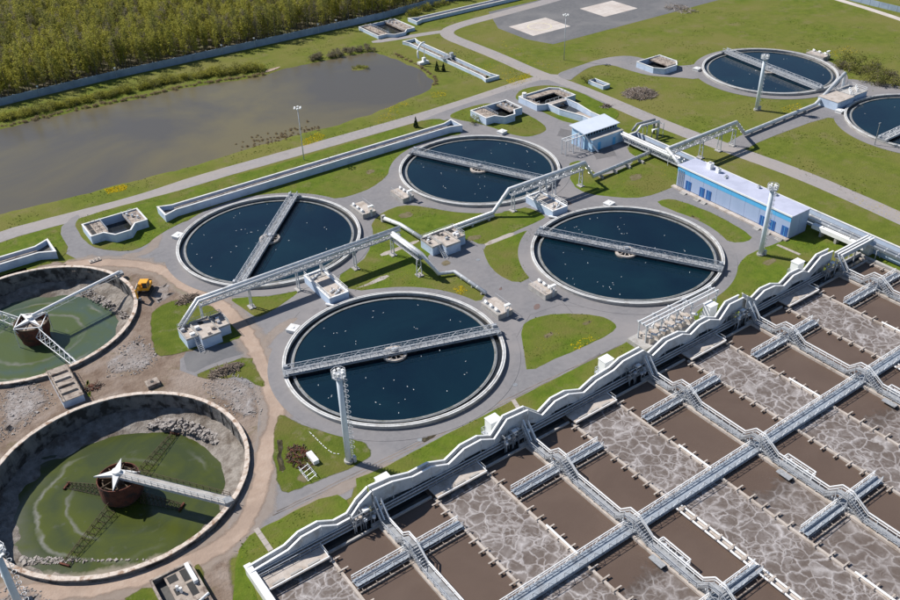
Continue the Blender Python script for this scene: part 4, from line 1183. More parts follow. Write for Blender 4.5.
for x, y in ((14.8, 95.0), (15.1, 94.4), (15.0, 91.0)):
    MB().tube([(x, y, 1.2), (x, y, 2.2)], 0.22, 10).build('valve', 'white', t)
MB().box(17.2, 17.8, 94.6, 98.6, 1.2, 1.9).build('pipe_cover', 'white', t)
MB().tube([(13.4, 90.0, 1.6), (18.2, 91.6, 1.6)], 0.2, 10).build('pipe', 'white', t)
m = MB()
for i in range(6):
    m.bar((12.4, 89 + i * 0.5, 1.5), (13.5, 89 + i * 0.5, 1.5), 0.12)
m.build('grille', 'galv_dark', t)
t = thing('valve_house', 'pale valve house with pipes between the two far right tanks', 'chamber', (252, 152, 0))
MB().box(244.3, 252.2, 148.6, 155.6, 0, 2.6).build('block', 'blue_wall', t)
MB().box(244.2, 252.3, 148.5, 155.7, 2.6, 2.75).build('slab', 'conc_warm', t)
MB().box(252.8, 260.6, 149.6, 156.2, 0, 2.2).build('block', 'blue_wall', t)
MB().box(252.7, 260.7, 149.5, 156.3, 2.2, 2.35).build('slab', 'conc', t)
for i in range(6):
    MB().tube([(254 + i * 1.1, 151 + (i % 3), 2.35), (254 + i * 1.1, 151 + (i % 3), 3.4)], 0.28, 10).build('pipe_riser', 'white', t)
m = MB()
for x in (253, 260.4):
    for z in (2.9, 3.4):
        m.bar((x, 149.7, z), (x, 156, z), 0.07)
for y in (149.7, 156.1):
    for z in (2.9, 3.4):
        m.bar((253, y, z), (260.4, y, z), 0.07)
    for i in range(8):
        m.bar((253 + i * 1.06, y, 2.35), (253 + i * 1.06, y, 3.4), 0.07)
m.build('railing', 'white', t)
for (x, y), rz, lab in (((58.6, 145.1), 0.6, 'white hatch box on the asphalt at the left rim of the nearest tank'), ((53.9, 197.6), 0.5, 'white hatch box at the upper left rim of the tank below the long channel'),
                    ((154.3, 198.4), 0.2, 'white hatch box behind the tank beside the small blue building'), ((147.7, 145.8), 0.15, 'white hatch box behind the tank before the blue-striped building'),
                    ((238.8, 199.4), 0.2, 'small pale hatch box at the left rim of the far tank'), ((244.0, 147.2), 0.1, 'small pale hatch box between the far tank and the right edge tank')):
    hb = thing('hatch_box', lab, 'box', (x, y, 0), 'white hatch boxes beside the tanks')
    MB().box(x - 1.1, x + 1.1, y - 1.0, y + 1.0, 0.06, 0.8).build('body', 'white_conc', hb)
    ld = MB().box(x - 1.2, x + 1.2, y - 1.1, y + 1.1, 0.8, 0.92).build('lid', 'white_conc', hb)
    MB().box(x - 0.3, x + 0.3, y - 0.3, y + 0.3, 0.92, 1.05).build('vent', 'white', ld)
    hb.rotation_euler = (0, 0, rz)

# ---------------------------------------------------------------- pipes and pipe bridges
def leg_frame(t, x, y, ztop, along='x', w=1.0):
    m = MB()
    for s in (-1, 1):
        a = (x, y + s * w * 0.7, 0) if along == 'x' else (x + s * w * 0.7, y, 0)
        b = (x, y + s * w * 0.45, ztop) if along == 'x' else (x + s * w * 0.45, y, ztop)
        m.bar(a, b, 0.2)
    k = 4
    for i in range(k):
        z0, z1 = ztop * i / k, ztop * (i + 1) / k
        s = 1 if i % 2 else -1
        if along == 'x':
            m.bar((x, y - s * w * 0.6, z0), (x, y + s * w * 0.6, z1), 0.09)
        else:
            m.bar((x - s * w * 0.6, y, z0), (x + s * w * 0.6, y, z1), 0.09)
    m.build('support_leg', 'galv', t)
    f = MB()
    f.box(x - 0.7, x + 0.7, y - 0.9, y + 0.9, 0.05, 0.3)
    f.build('footing', 'conc', t)

def truss_box(t, a, b, zb, zt, w=1.1, n=16, mat='galv'):
    """box truss with walkway between two plan points"""
    a, b = Vector((a[0], a[1], 0)), Vector((b[0], b[1], 0))
    d = (b - a).normalized()
    s = Vector((-d.y, d.x, 0)) * w / 2
    for q in (s, -s):
        m = MB()
        for z, r in ((zb, 0.16), (zt, 0.14)):
            m.bar(a + q + Vector((0, 0, z)), b + q + Vector((0, 0, z)), r)
        for i in range(n):
            p0, p1 = a.lerp(b, i / n) + q, a.lerp(b, (i + 1) / n) + q
            z0, z1 = (zb, zt) if i % 2 else (zt, zb)
            m.bar(p0 + Vector((0, 0, z0)), p1 + Vector((0, 0, z1)), 0.08)
            m.bar(p0 + Vector((0, 0, zb)), p0 + Vector((0, 0, zt)), 0.08)
        m.build('truss', mat, t)
    MB().bar(a + Vector((0, 0, zb)), b + Vector((0, 0, zb)), w * 0.9, 0.06).build('walkway', 'grating', t)

def pipe_part(t, pts, r, mat='pipe', n=14, name='pipe'):
    p = MB().tube(pts, r, n).build(name, mat, t, True)
    # clamp rings along the pipe
    m = MB()
    for i in range(len(pts) - 1):
        a, b = Vector(pts[i]), Vector(pts[i + 1])
        k = int((b - a).length / 3.0)
        for j in range(1, k + 1):
            c = a.lerp(b, j / (k + 1))
            d = (b - a).normalized() * 0.05
            m.tube([c - d, c + d], r * 1.07, n)
    if m.v:
        m.build('clamp', mat, p)
    return p

t = thing('pipe_bridge', 'long silver pipe bridge on latticed legs over the lower rim of the left tank', 'pipe bridge', (66, 158.6, 0))
truss_box(t, (44.3, 158.5), (93.5, 158.5), 4.9, 6.1, 1.1, 34)
pipe_part(t, [(39.3, 157.6, 2.4), (44.3, 158.8, 6.45), (93.8, 158.8, 6.45)], 0.42)
pipe_part(t, [(39.6, 157.0, 2.2), (44.4, 158.1, 6.2), (93.2, 158.1, 6.2)], 0.28)
for x in (44.6, 55.4, 66.7, 81.2, 91.2):
    leg_frame(t, x, 158.5, 4.9)
t = thing('pipe_bridge', 'short silver pipe bridge branching from the long one towards the nearest tank', 'pipe bridge', (91, 151.5, 0))
truss_box(t, (91.2, 157.6), (91.2, 146.6), 4.6, 5.8, 1.1, 10)
pipe_part(t, [(91.3, 158.0, 6.2), (91.3, 146.0, 6.2), (94.3, 144.0, 0.9), (97.6, 142.6, 0.9), (98.0, 131.4, 0.9)], 0.42)
pipe_part(t, [(90.7, 158.0, 6.0), (90.7, 146.4, 6.0)], 0.28)
leg_frame(t, 91.2, 147.2, 4.6, 'y')
m = MB()
for y in (140, 136, 132.5):
    m.box(97.5, 98.4, y - 0.2, y + 0.2, 0.05, 0.5)
m.build('saddle', 'conc', t)
t = thing('ground_pipe', 'silver pipe bending across the grass from a stub to the central pump house', 'pipe', (99, 165, 0))
pipe_part(t, [(98.0, 173.6, 1.1), (99.5, 168.2, 1.1), (99.9, 159.4, 1.2)], 0.5)
MB().box(97.5, 98.5, 173.4, 174.2, 0, 1.8).build('end_block', 'conc', t)
t = thing('pipe_bridge', 'silver pipe line with a raised span over the tank beside the small blue building', 'pipe bridge', (130, 158.5, 0))
pipe_part(t, [(100.4, 159.2, 1.2), (121.0, 159.1, 1.2), (125.4, 158.4, 6.5), (150.4, 158.4, 6.5), (154.0, 158.8, 1.3), (176.8, 160.3, 1.3)], 0.5)
pipe_part(t, [(101, 158.3, 0.75), (120.8, 158.3, 0.75)], 0.3)
truss_box(t, (126.0, 158.4), (150.0, 158.4), 4.7, 6.0, 1.0, 18)
for x in (126.8, 140.2, 149.4):
    leg_frame(t, x, 158.4, 4.7)
for x in (104, 109, 114, 119, 157, 162, 167, 172):
    MB().box(x - 0.25, x + 0.25, 157.9, 159.9, 0.05, 0.75).build('saddle', 'conc', t)
MB().tube([(137, 158.2, 6.3), (137, 157.4, 2.5)], 0.26, 10).build('drop_pipe', 'pipe', t)
t = thing('pipe_bridge', 'silver pipe bridge crossing over the road towards the two far tanks', 'pipe bridge', (200, 151.5, 0))
pipe_part(t, [(170.6, 142.8, 4.6), (172.6, 150.6, 6.8), (200.8, 151.4, 6.8), (207.6, 153.2, 1.0), (241.5, 154.3, 1.0), (260.0, 158.0, 5.8)], 0.55)
truss_box(t, (174, 150.8), (200, 151.4), 5.0, 6.1, 1.0, 18)
for x in (187, 194.4, 200.2):
    leg_frame(t, x, 151.1, 5.0)
for x in (211, 216, 221, 226, 231, 236):
    MB().box(x - 0.25, x + 0.25, 153.0, 154.9, 0.05, 0.6).build('saddle', 'conc', t)
MB().tube([(260.0, 158.0, 5.8), (260.3, 158.0, 0.0)], 0.45, 12).build('riser', 'pipe', t)
t = thing('pipe_bundle', 'bundle of silver pipes along the brown channel behind the blue-striped building', 'pipes', (178, 140, 0))
for k, (x, z, r) in enumerate(((177.6, 3.0, 0.34), (176.7, 2.9, 0.3), (177.2, 2.2, 0.26))):
    pipe_part(t, [(x, 172.4, z), (x, 147, z), (x + 0.3, 143.6, z), (x + 0.3, 80, z)], r, n=10)
for y in (168, 160.5, 153, 146, 104, 97, 90, 83):
    m = MB()
    for x in (176.2, 178.1):
        m.bar((x, y, 0), (x, y, 2.7), 0.14)
    m.bar((176.0, y, 2.55), (178.3, y, 2.55), 0.14)
    m.build('support_frame', 'galv', t)
truss_box(t, (177.2, 171), (177.2, 145), 1.2, 2.5, 1.3, 20)
t = thing('pipe_duct', 'thick white duct sloping from the blue-striped building to the aeration basin', 'pipe', (177, 98, 0))
MB().bar((176.0, 106.5, 2.0), (176.3, 93.0, 2.0), 1.3, 1.0).build('duct', 'white', t)
for y in (104, 100, 96):
    MB().box(175.6, 176.9, y - 0.3, y + 0.3, 0, 1.5).build('saddle', 'conc', t)
t = thing('goose_neck', 'pair of bent silver pipes on frames beside the cross road', 'pipes', (188, 171, 0))
for k, y in enumerate((170.8, 169.2)):
    pipe_part(t, [(181.0, y + 1.0, 2.6), (182.6, y + 0.8, 4.4), (188.8, y, 4.4), (189.0, y, 0.0)], 0.36, 'pipe' if k else 'galv_dark', 10)
pipe_part(t, [(186.5, 167.0, 0.0), (186.5, 167.2, 3.4), (184.9, 167.6, 3.4), (184.7, 167.6, 0.6)], 0.3, n=10)
for x, y in ((184.4, 170), (189.4, 168.4)):
    m = MB()
    for s in (-1, 1):
        m.bar((x, y + s * 0.8, 0), (x, y + s * 0.8, 4.4), 0.15)
    m.bar((x, y - 0.9, 3.9), (x, y + 0.9, 3.9), 0.15)
    m.build('support_frame', 'galv', t)

# ---------------------------------------------------------------- buildings
b = thing('plant_building', 'long grey building with a bright blue stripe under its roof', 'building', (172, 125.5, 0))
x0, x1, y0, y1, h = 168.9, 175.4, 107.9, 143.0, 5.9
MB().box(x0 + 0.06, x1, y0 + 0.06, y1 - 0.06, 0.0, h).build('wall_core', 'clad', b)
npan = 8
for i in range(npan):
    a, c = y0 + (y1 - y0) * i / npan, y0 + (y1 - y0) * (i + 1) / npan
    MB().box(x0 - 0.04, x0 + 0.06, a + 0.03, c - 0.03, 0.55, 4.55).build('panel', 'clad', b)
    MB().box(x0 - 0.07, x0 + 0.06, a + 0.015, c - 0.015, 4.55, h).build('blue_panel', 'bright_blue', b)
for i in range(2):
    a, c = x0 + (x1 - x0) * i / 2, x0 + (x1 - x0) * (i + 1) / 2
    MB().box(a + 0.03, c - 0.03, y0 - 0.04, y0 + 0.06, 0.4, h).build('panel', 'clad', b)
MB().box(x0 - 0.25, x1 + 0.1, y0 - 0.2, y1 + 0.2, h, h + 0.25).build('roof', 'roof', b)
m = MB()
m.box(x0 - 0.27, x0 - 0.1, y0 - 0.22, y1 + 0.22, h + 0.02, h + 0.42)
m.build('roof_edge', 'white', b)
MB().box(x0 - 1.3, x0 - 0.05, y0 - 0.5, y1 + 0.6, 0.06, 0.42).build('plinth', 'conc_warm', b)
for i, y in enumerate((139.2, 134.6, 132.4, 115.7, 112.9, 109.3)):
    w = 0.95 if i in (1, 2, 3) else 1.1
    d = MB().box(x0 - 0.12, x0 + 0.02, y - w, y + w * 0.6, 0.43, 3.0).build('door', 'door_blue', b)
    MB().box(x0 - 0.16, x0 - 0.12, y - w * 0.2 - 0.05, y - w * 0.2 + 0.05, 0.45, 2.9).build('door_split', 'bright_blue', d)
    m = MB()
    for k in range(3):
        m.box(x0 - 2.3 + 0.35 * k, x0 - 1.3, y - w, y + w * 0.6, 0.0 + 0.14 * k, 0.14 + 0.14 * k)
    m.build('steps', 'conc', b)
for i in range(4):
    MB().tube([(x0 - 0.16, y1 - 0.5 - i * 0.55, 0.4), (x0 - 0.16, y1 - 0.5 - i * 0.55, 5.2)], 0.07, 8).build('down_pipe', 'galv', b)
for x, y, s, z in ((173.6, 136.8, 0.7, 1.5), (173.4, 133.9, 0.5, 1.2), (172.4, 130.6, 0.4, 0.4), (174.4, 122.0, 0.35, 0.6), (174.5, 117.0, 0.4, 0.5), (173.2, 131.0, 0.3, 0.3)):
    u = MB().box(x - s, x + s, y - s, y + s, h + 0.25, h + 0.25 + z).build('roof_unit', 'white' if z > 1 else 'galv', b)
    MB().tube([(x, y, h + 0.25 + z), (x, y, h + 0.35 + z)], s * 0.6, 12).build('fan', 'galv_dark', u)

b = thing('grit_house', 'small pale blue building with a white sloping roof and strip window', 'building', (171, 176, 0))
MB().box(166.2, 178.0, 172.4, 175.0, 0, 3.5).build('front_wing', 'blue_paint', b)
MB().box(166.1, 178.1, 172.3, 175.0, 3.5, 3.65).build('lower_roof', 'conc', b)
MB().box(165.6, 178.0, 175.0, 180.4, 0, 5.0).build('hall', 'blue_paint', b)
st = MB().box(166.0, 177.6, 174.93, 175.0, 3.8, 4.75).build('strip_window', 'glass', b)
for i in range(11):
    MB().box(166.0 + i * 1.05 + 0.45, 166.0 + i * 1.05 + 0.6, 174.88, 174.94, 3.8, 4.75).build('mullion', 'blue_paint', st)
MB().add([(164.9, 174.4, 4.85), (178.5, 174.4, 4.85), (178.5, 181, 5.5), (164.9, 181, 5.5), (164.9, 174.4, 5.05), (178.5, 174.4, 5.05), (178.5, 181, 5.7), (164.9, 181, 5.7)],
         [(3, 2, 1, 0), (4, 5, 6, 7), (0, 1, 5, 4), (1, 2, 6, 5), (2, 3, 7, 6), (3, 0, 4, 7)]).build('roof', 'roof_white', b)
for x in (168.9, 174.6):
    MB().box(x - 0.5, x + 0.5, 172.3, 172.41, 0.05, 2.3).build('door', 'bright_blue', b)
for y in (176.4, 178.6):
    MB().box(165.5, 165.6, y - 0.7, y + 0.7, 0.3, 3.4).build('gate', 'clad', b)
t = thing('gantry', 'grey open steel gantry standing before the small pale blue building', 'gantry', (161, 177, 0))
for x in (158.7, 161.5, 164.2):
    m = MB()
    for y in (175.0, 176.8):
        m.bar((x, y, 0), (x, y, 4.4), 0.18)
    m.bar((x, 174.8, 4.4), (x, 177.0, 4.4), 0.18)
    m.bar((x, 175.0, 0.3), (x, 176.8, 2.3), 0.09)
    m.bar((x, 176.8, 2.3), (x, 175.0, 4.3), 0.09)
    m.build('portal', 'galv', t)
for y in (175.0, 176.8):
    MB().bar((158.6, y, 4.5), (165.2, y, 4.5), 0.2).build('rail_beam', 'white', t)
m = MB()
for x in (159.5, 161, 162.5, 163.8):
    m.bar((x, 175, 4.45), (x + 0.6, 176.8, 4.45), 0.1)
m.build('bracing', 'galv', t)
MB().bar((165.4, 174.8, 4.4), (167.4, 171.0, 0.2), 0.4, 0.3).build('chute', 'white', t)

# ---------------------------------------------------------------- masts and lamps
def mast(label, x, y, h, r=0.55):
    t = thing('light_mast', label, 'mast', (x, y, 0), 'tall floodlight masts')
    MB().tube([(x, y, 0.0), (x, y, h * 0.5), (x, y, h - 0.8)], r, 16, r2=r * 0.86).build('column', 'mast', t, True)
    MB().tube([(x, y, 0), (x, y, 0.5)], r * 1.5, 12).build('base', 'conc', t)
    MB().box(x + r, x + r + 0.5, y - 0.9, y - 0.3, 0.1, 1.3).build('cabinet', 'galv', t)
    bz = h - 0.8
    pf = MB().ring(x, y, 0.2, 1.2, bz, bz + 0.08, 8).build('platform', 'galv', t)
    m = MB()
    for z in (bz + 0.6, bz + 1.1):
        m.ring(x, y, 1.15, 1.22, z, z + 0.07, 8)
    for i in range(8):
        a = i * math.pi / 4
        m.bar((x + 1.18 * math.cos(a), y + 1.18 * math.sin(a), bz), (x + 1.18 * math.cos(a), y + 1.18 * math.sin(a), bz + 1.15), 0.08)
    m.build('railing', 'galv', pf)
    for i in range(6):
        a = i * math.pi / 3
        MB().box(x + 0.75 * math.cos(a) - 0.2, x + 0.75 * math.cos(a) + 0.2, y + 0.75 * math.sin(a) - 0.2, y + 0.75 * math.sin(a) + 0.2, bz + 0.5, bz + 1.0).build('floodlight', 'white', t)
    lad = MB()
    lx, ly = x + r + 0.28, y - 0.1
    lad.bar((lx, ly - 0.22, 0.4), (lx, ly - 0.22, bz), 0.06)
    lad.bar((lx, ly + 0.22, 0.4), (lx, ly + 0.22, bz), 0.06)
    k = int(h / 0.6)
    for i in range(k):
        z = 0.6 + i * (bz - 0.8) / k
        lad.bar((lx, ly - 0.22, z), (lx, ly + 0.22, z), 0.05)
        if i % 2 == 0 and z > 2.5:
            lad.ring(lx + 0.15, ly, 0.32, 0.38, z, z + 0.08, 8)
    lad.build('ladder', 'galv', t)
    return t
mast('tall pale mast in front of the nearest round tank', 48.7, 104.6, 19.4)
mast('tall pale mast in front of the blue-striped building', 158.2, 107.1, 17.6)
mast('pale mast standing before the far round tank', 226.3, 164.1, 17.0)
mast('pale mast cut off by the bottom left corner of the picture', *(-4.43,99.46), 19.0)
def lamp(label, x, y, h, r=0.12, ring=0.9):
    t = thing('lamp_post', label, 'lamp post', (x, y, 0), 'thin lamp posts')
    MB().tube([(x, y, 0), (x, y, h)], r * 1.3, 10, r2=r * 0.8).build('pole', 'galv', t, True)
    m = MB()
    for i in range(6):
        a = i * math.pi / 3
        m.bar((x, y, h - 0.3), (x + ring * math.cos(a), y + ring * math.sin(a), h), 0.08)
    m.build('arm', 'galv', t)
    for i in range(6):
        a = i * math.pi / 3
        MB().box(x + ring * math.cos(a) - 0.22, x + ring * math.cos(a) + 0.22, y + ring * math.sin(a) - 0.22, y + ring * math.sin(a) + 0.22, h - 0.05, h + 0.25).build('lamp_head', 'white', t)
lamp('thin lamp post rising in front of the pond', 99.1, 218.6, 15.5)
lamp('thin lamp post at the corner of the helipad tarmac', 211.1, 236.0, 15.8)
t = thing('lamp_post', 'short grey lamp post at the rim of the tank on the right edge', 'lamp post', (*(231.33,126.92), 0), 'thin lamp posts')
lx, ly = (231.33,126.92)
MB().tube([(lx, ly, 0), (lx, ly, 6.5)], 0.12, 8).build('pole', 'galv_dark', t)
MB().box(lx - 0.4, lx + 0.4, ly - 0.15, ly + 0.15, 6.5, 6.65).build('lamp_head', 'galv_dark', t)
t = thing('globe_lamp', 'white globe lamp by the rim of the green algae tank at the lower left', 'lamp', (*(-5.02,110.86), 0))
lx, ly = (-5.11,110.48)
MB().tube([(lx, ly, 0), (lx, ly, 3.2)], 0.1, 8).build('pole', 'galv', t)
o = MB()
for j in range(1, 8):
    pass
vs, fs, nn = [], [], 14
for j in range(9):
    th = math.pi * j / 8
    for i in range(nn):
        vs.append((lx + 0.5 * math.sin(th) * math.cos(2 * math.pi * i / nn), ly + 0.5 * math.sin(th) * math.sin(2 * math.pi * i / nn), 3.7 - 0.5 * math.cos(th)))
for j in range(8):
    for i in range(nn):
        fs.append((j * nn + i, j * nn + (i + 1) % nn, (j + 1) * nn + (i + 1) % nn, (j + 1) * nn + i))
o.add(vs, fs).build('globe', 'white', t, True)

# ---------------------------------------------------------------- perimeter wall
t = thing('perimeter_wall', 'long blue grey panel wall between the forest and the grass', 'wall', (100, FENCE_Y, 0))
px0, k = -60.0, 0
proto = None
while px0 < 300:
    def fy(x):
        return 318.6 + 2.2 * min(1, max(0, (x - 30) / 45)) - 0.6 * max(0, (x - 80) / 60) * (x < 140) - 0.6 * (x >= 140) + (max(0, x - 188) * 0.13)
    a, c = (px0, fy(px0)), (px0 + 4.0, fy(px0 + 4.0))
    ang = math.atan2(c[1] - a[1], 4.0)
    if proto is None:
        pm = MB().box(0.1, 3.92, -0.08, 0.08, 0.0, 2.55)
        proto = pm.build('panel', 'fence')
        pp = MB().box(-0.14, 0.14, -0.16, 0.16, 0, 2.75).build('post', 'fence')
        pn, po = proto, pp
    else:
        pn, po = proto.copy(), pp.copy()
        COL.objects.link(pn)
        COL.objects.link(po)
    for q in (pn, po):
        q.parent = t
        q.location = (a[0] - 100, a[1] - FENCE_Y, 0.02 * math.sin(k * 1.7))
        q.rotation_euler = (0, 0, ang)
    px0 += 4.0
    k += 1
for i, (qx, qy) in enumerate(((38.5, 95), (115, 79), (221, 55), (251, 48), (312, 36), (327, 31))):
    pass
for i, fx in enumerate((52.0, 78.5, 118.0, 131.0, 158.0, 166.0)):
    y = fy(fx) - 0.3
    names = ('leftmost', 'second from left', 'third from left', 'third from right', 'second from right', 'rightmost')
    l = thing('wall_lamp', 'small white lamp on the perimeter wall, %s of the six' % names[i], 'lamp', (fx, y, 0), 'lamps along the perimeter wall')
    MB().tube([(fx, y, 0), (fx, y, 3.4)], 0.07, 6).build('pole', 'galv', l)
    MB().box(fx - 0.28, fx + 0.28, y - 0.28, y + 0.28, 3.4, 3.8).build('lamp_head', 'white', l)
t = thing('far_wall', 'short piece of pale panel wall in the top right corner beyond the track', 'wall', (350, 205, 0))
for i in range(14):
    MB().box(349.0, 349.2, 180 + i * 4.0 + 0.05, 184 + i * 4.0 - 0.05, 0, 2.2).build('panel', 'fence', t)

# ---------------------------------------------------------------- aeration basin (its axes are turned by under a degree)
_rc, _rs = math.cos(R(0.8)), math.sin(R(0.8))
def basin_turn(p):
    dx, dy = p[0] - 75.0, p[1] - 80.0
    return (75.0 + _rc * dx - _rs * dy, 80.0 + _rs * dx + _rc * dy, p[2])
XFace.fn = basin_turn
BX0, BX1, BY0, BY1 = 25.0, 175.4, 0.0, 91.6
WX = [45.15, 75.0, 104.7, 134.4, 164.1]          # left edges of the walkways
LB = [25.6, 55.6, 85.4, 115.3, 144.9]            # left and right edges of the foaming strips
RB = [36.0, 65.9, 95.7, 125.5, 155.1]
FULL, STUB = [65.0, 31.6], [81.6, 48.4, 15.0]
ZW = 0.16
struct(MB().box(BX0, BX1, BY0, BY1, 0.02, ZW).build('sludge_water', 'sludge'))
for a, c in zip(LB, RB):
    struct(MB().box(a + 0.1, c - 0.1, BY0 + 0.1, 88.6, ZW - 0.1, ZW + 0.03).build('foam_water', 'foam'))
def flat_patch(pts, z, mat, w):
    x0, x1 = min(p[0] for p in pts), max(p[0] for p in pts)
    y0, y1 = min(p[1] for p in pts), max(p[1] for p in pts)
    ny = 24
    m = MB()
    vs, ed = [], []
    for j in range(ny + 1):
        y = y0 + (y1 - y0) * j / ny
        for x in (x0, x1):
            vs.append((x, y, z))
            ed.append(min(1.0, (y1 - y) / (3 * w)))
    m.add(vs, [(2 * j, 2 * j + 1, 2 * j + 3, 2 * j + 2) for j in range(ny)])
    o = m.build('thin_foam', mat)
    at = o.data.attributes.new('edge', 'FLOAT', 'POINT')
    at.data.foreach_set('value', ed)
    return struct(o)
for a, c in ((65.9, 75.0), (95.7, 104.7), (125.5, 134.4), (155.1, 164.1)):
    flat_patch([(a + 0.2, 60.5), (c - 0.1, 60.5), (c - 0.1, 8), (a + 0.2, 8)], ZW + 0.012, 'foam_thin', 2.2)
for a, c in ((76.9, 85.3), (106.6, 115.2), (136.3, 144.8)):
    flat_patch([(a, 30.5), (c, 30.5), (c, 5), (a, 5)], ZW + 0.012, 'foam_thin', 2.2)

bt = thing('aeration_basin', 'outer wall of the large rectangular aeration basin', 'basin', (100, 46, 0))
MB().box(BX0 - 0.5, BX0 + 0.35, BY0, 93.4, 0, 1.9).build('end_wall', 'white_conc', bt)
MB().box(BX0 - 0.62, BX0 + 0.45, BY0, 93.5, 1.9, 2.1).build('coping', 'white', bt)
MB().box(BX1 - 0.4, BX1 + 0.3, BY0, 93.4, 0, 0.8).build('end_wall', 'conc', bt)
MB().box(BX0 + 0.35, BX1, 91.6, 92.0, 0, 1.15).build('back_wall', 'conc', bt)
for i in range(5):
    x1 = LB[i + 1] if i < 4 else BX1 - 0.4
    MB().box(RB[i] + 0.2, x1 - 0.2, 89.2, 89.55, 0, 0.55).build('trough_wall', 'conc', bt)
    MB().box(RB[i] + 0.3, x1 - 0.3, 89.55, 91.6, 0.1, ZW + 0.03).build('trough_water', 'trough_water', bt)

M['deck_plate'] = surf('blue grey deck plate', (0.26, 0.30, 0.35), (0.33, 0.37, 0.42), 1.2, (0.22, 0.24, 0.27), 0.5, (0.5, 0.64), rough=0.6)
# partition walls along the foaming strips, with small plank brackets
order = ['first', 'second', 'third', 'fourth', 'fifth']
def partition(x, side, i, y_lo, y_hi, lab, pipes=()):
    t = thing('partition_wall', lab, 'wall', (x, (y_lo + y_hi) / 2, 0), 'partition walls in the aeration basin')
    MB().box(x - 0.22, x + 0.22, y_lo, y_hi, 0, 0.5).build('beam', 'conc_warm', t)
    y = 87.6
    rnd = random.Random(i)
    while y > y_lo:
        if y < y_hi and all(abs(y - c) > 1.9 for c in STUB + FULL) and not any(p0 < y < p1 for p0, p1 in pipes if p1 - p0 > 20):
            w = 0.9
            s = side * 0.4
            br = MB().box(x - w + s, x + w + s, y - 0.12, y + 0.12, 0.54, 0.66).build('bracket', 'conc_warm', t)
            MB().box(x + side * 0.8 - 0.1, x + side * 0.8 + 0.1, y - 0.1, y + 0.1, 0.1, 0.54).build('bracket_foot', 'black', br)
        y -= 2.45 + rnd.uniform(-0.06, 0.06)
    for p0, p1 in pipes:
        if p1 - p0 > 20:
            for s in (-0.8, 0.3):
                MB().tube([(x + s, p0, 0.75), (x + s, p1, 0.75)], 0.17, 10).build('pipe', 'white', t)
            yy = p1 - 0.6
            while yy > p0:
                MB().box(x - 1.05, x + 0.55, yy - 0.17, yy + 0.17, 0.86, 0.98).build('bracket', 'conc_warm', t)
                yy -= 2.45
        else:
            MB().tube([(x + 0.18, p0, 0.7), (x + 0.18, p1, 0.7)], 0.18, 10).build('pipe', 'white', t)
    return t
for i in range(5):
    partition(LB[i], -1, i, 2, 88.8, 'bracketed partition wall along the left side of the %s foaming strip from the left' % order[i], pipes=((33, 63.6),) if i in (2, 4) else ()) if i else None
    partition(RB[i], 1, i + 10, 2, 88.8, 'bracketed partition wall along the right side of the %s foaming strip from the left' % order[i], pipes=((66.3, 73.4), (33.0, 39.5)))
partition(174.2, -1, 33, 60, 91, 'bracketed wall at the right end of the aeration basin')

def rails(m, pts, side, posts, hgt=1.1, thick=0.09):
    """handrail polyline given as (x, y, z of deck)"""
    for a, b in zip(pts[:-1], pts[1:]):
        for h in (hgt, hgt * 0.5):
            m.bar((a[0], a[1], a[2] + h), (b[0], b[1], b[2] + h), thick if h == hgt else thick * 0.6)
        L = math.hypot(b[0] - a[0], b[1] - a[1])
        k = max(1, int(L / posts))
        for j in range(k + 1):
            t = j / k
            m.bar((a[0] + (b[0] - a[0]) * t, a[1] + (b[1] - a[1]) * t, a[2] + (b[2] - a[2]) * t),
                  (a[0] + (b[0] - a[0]) * t, a[1] + (b[1] - a[1]) * t, a[2] + (b[2] - a[2]) * t + hgt), 0.07)

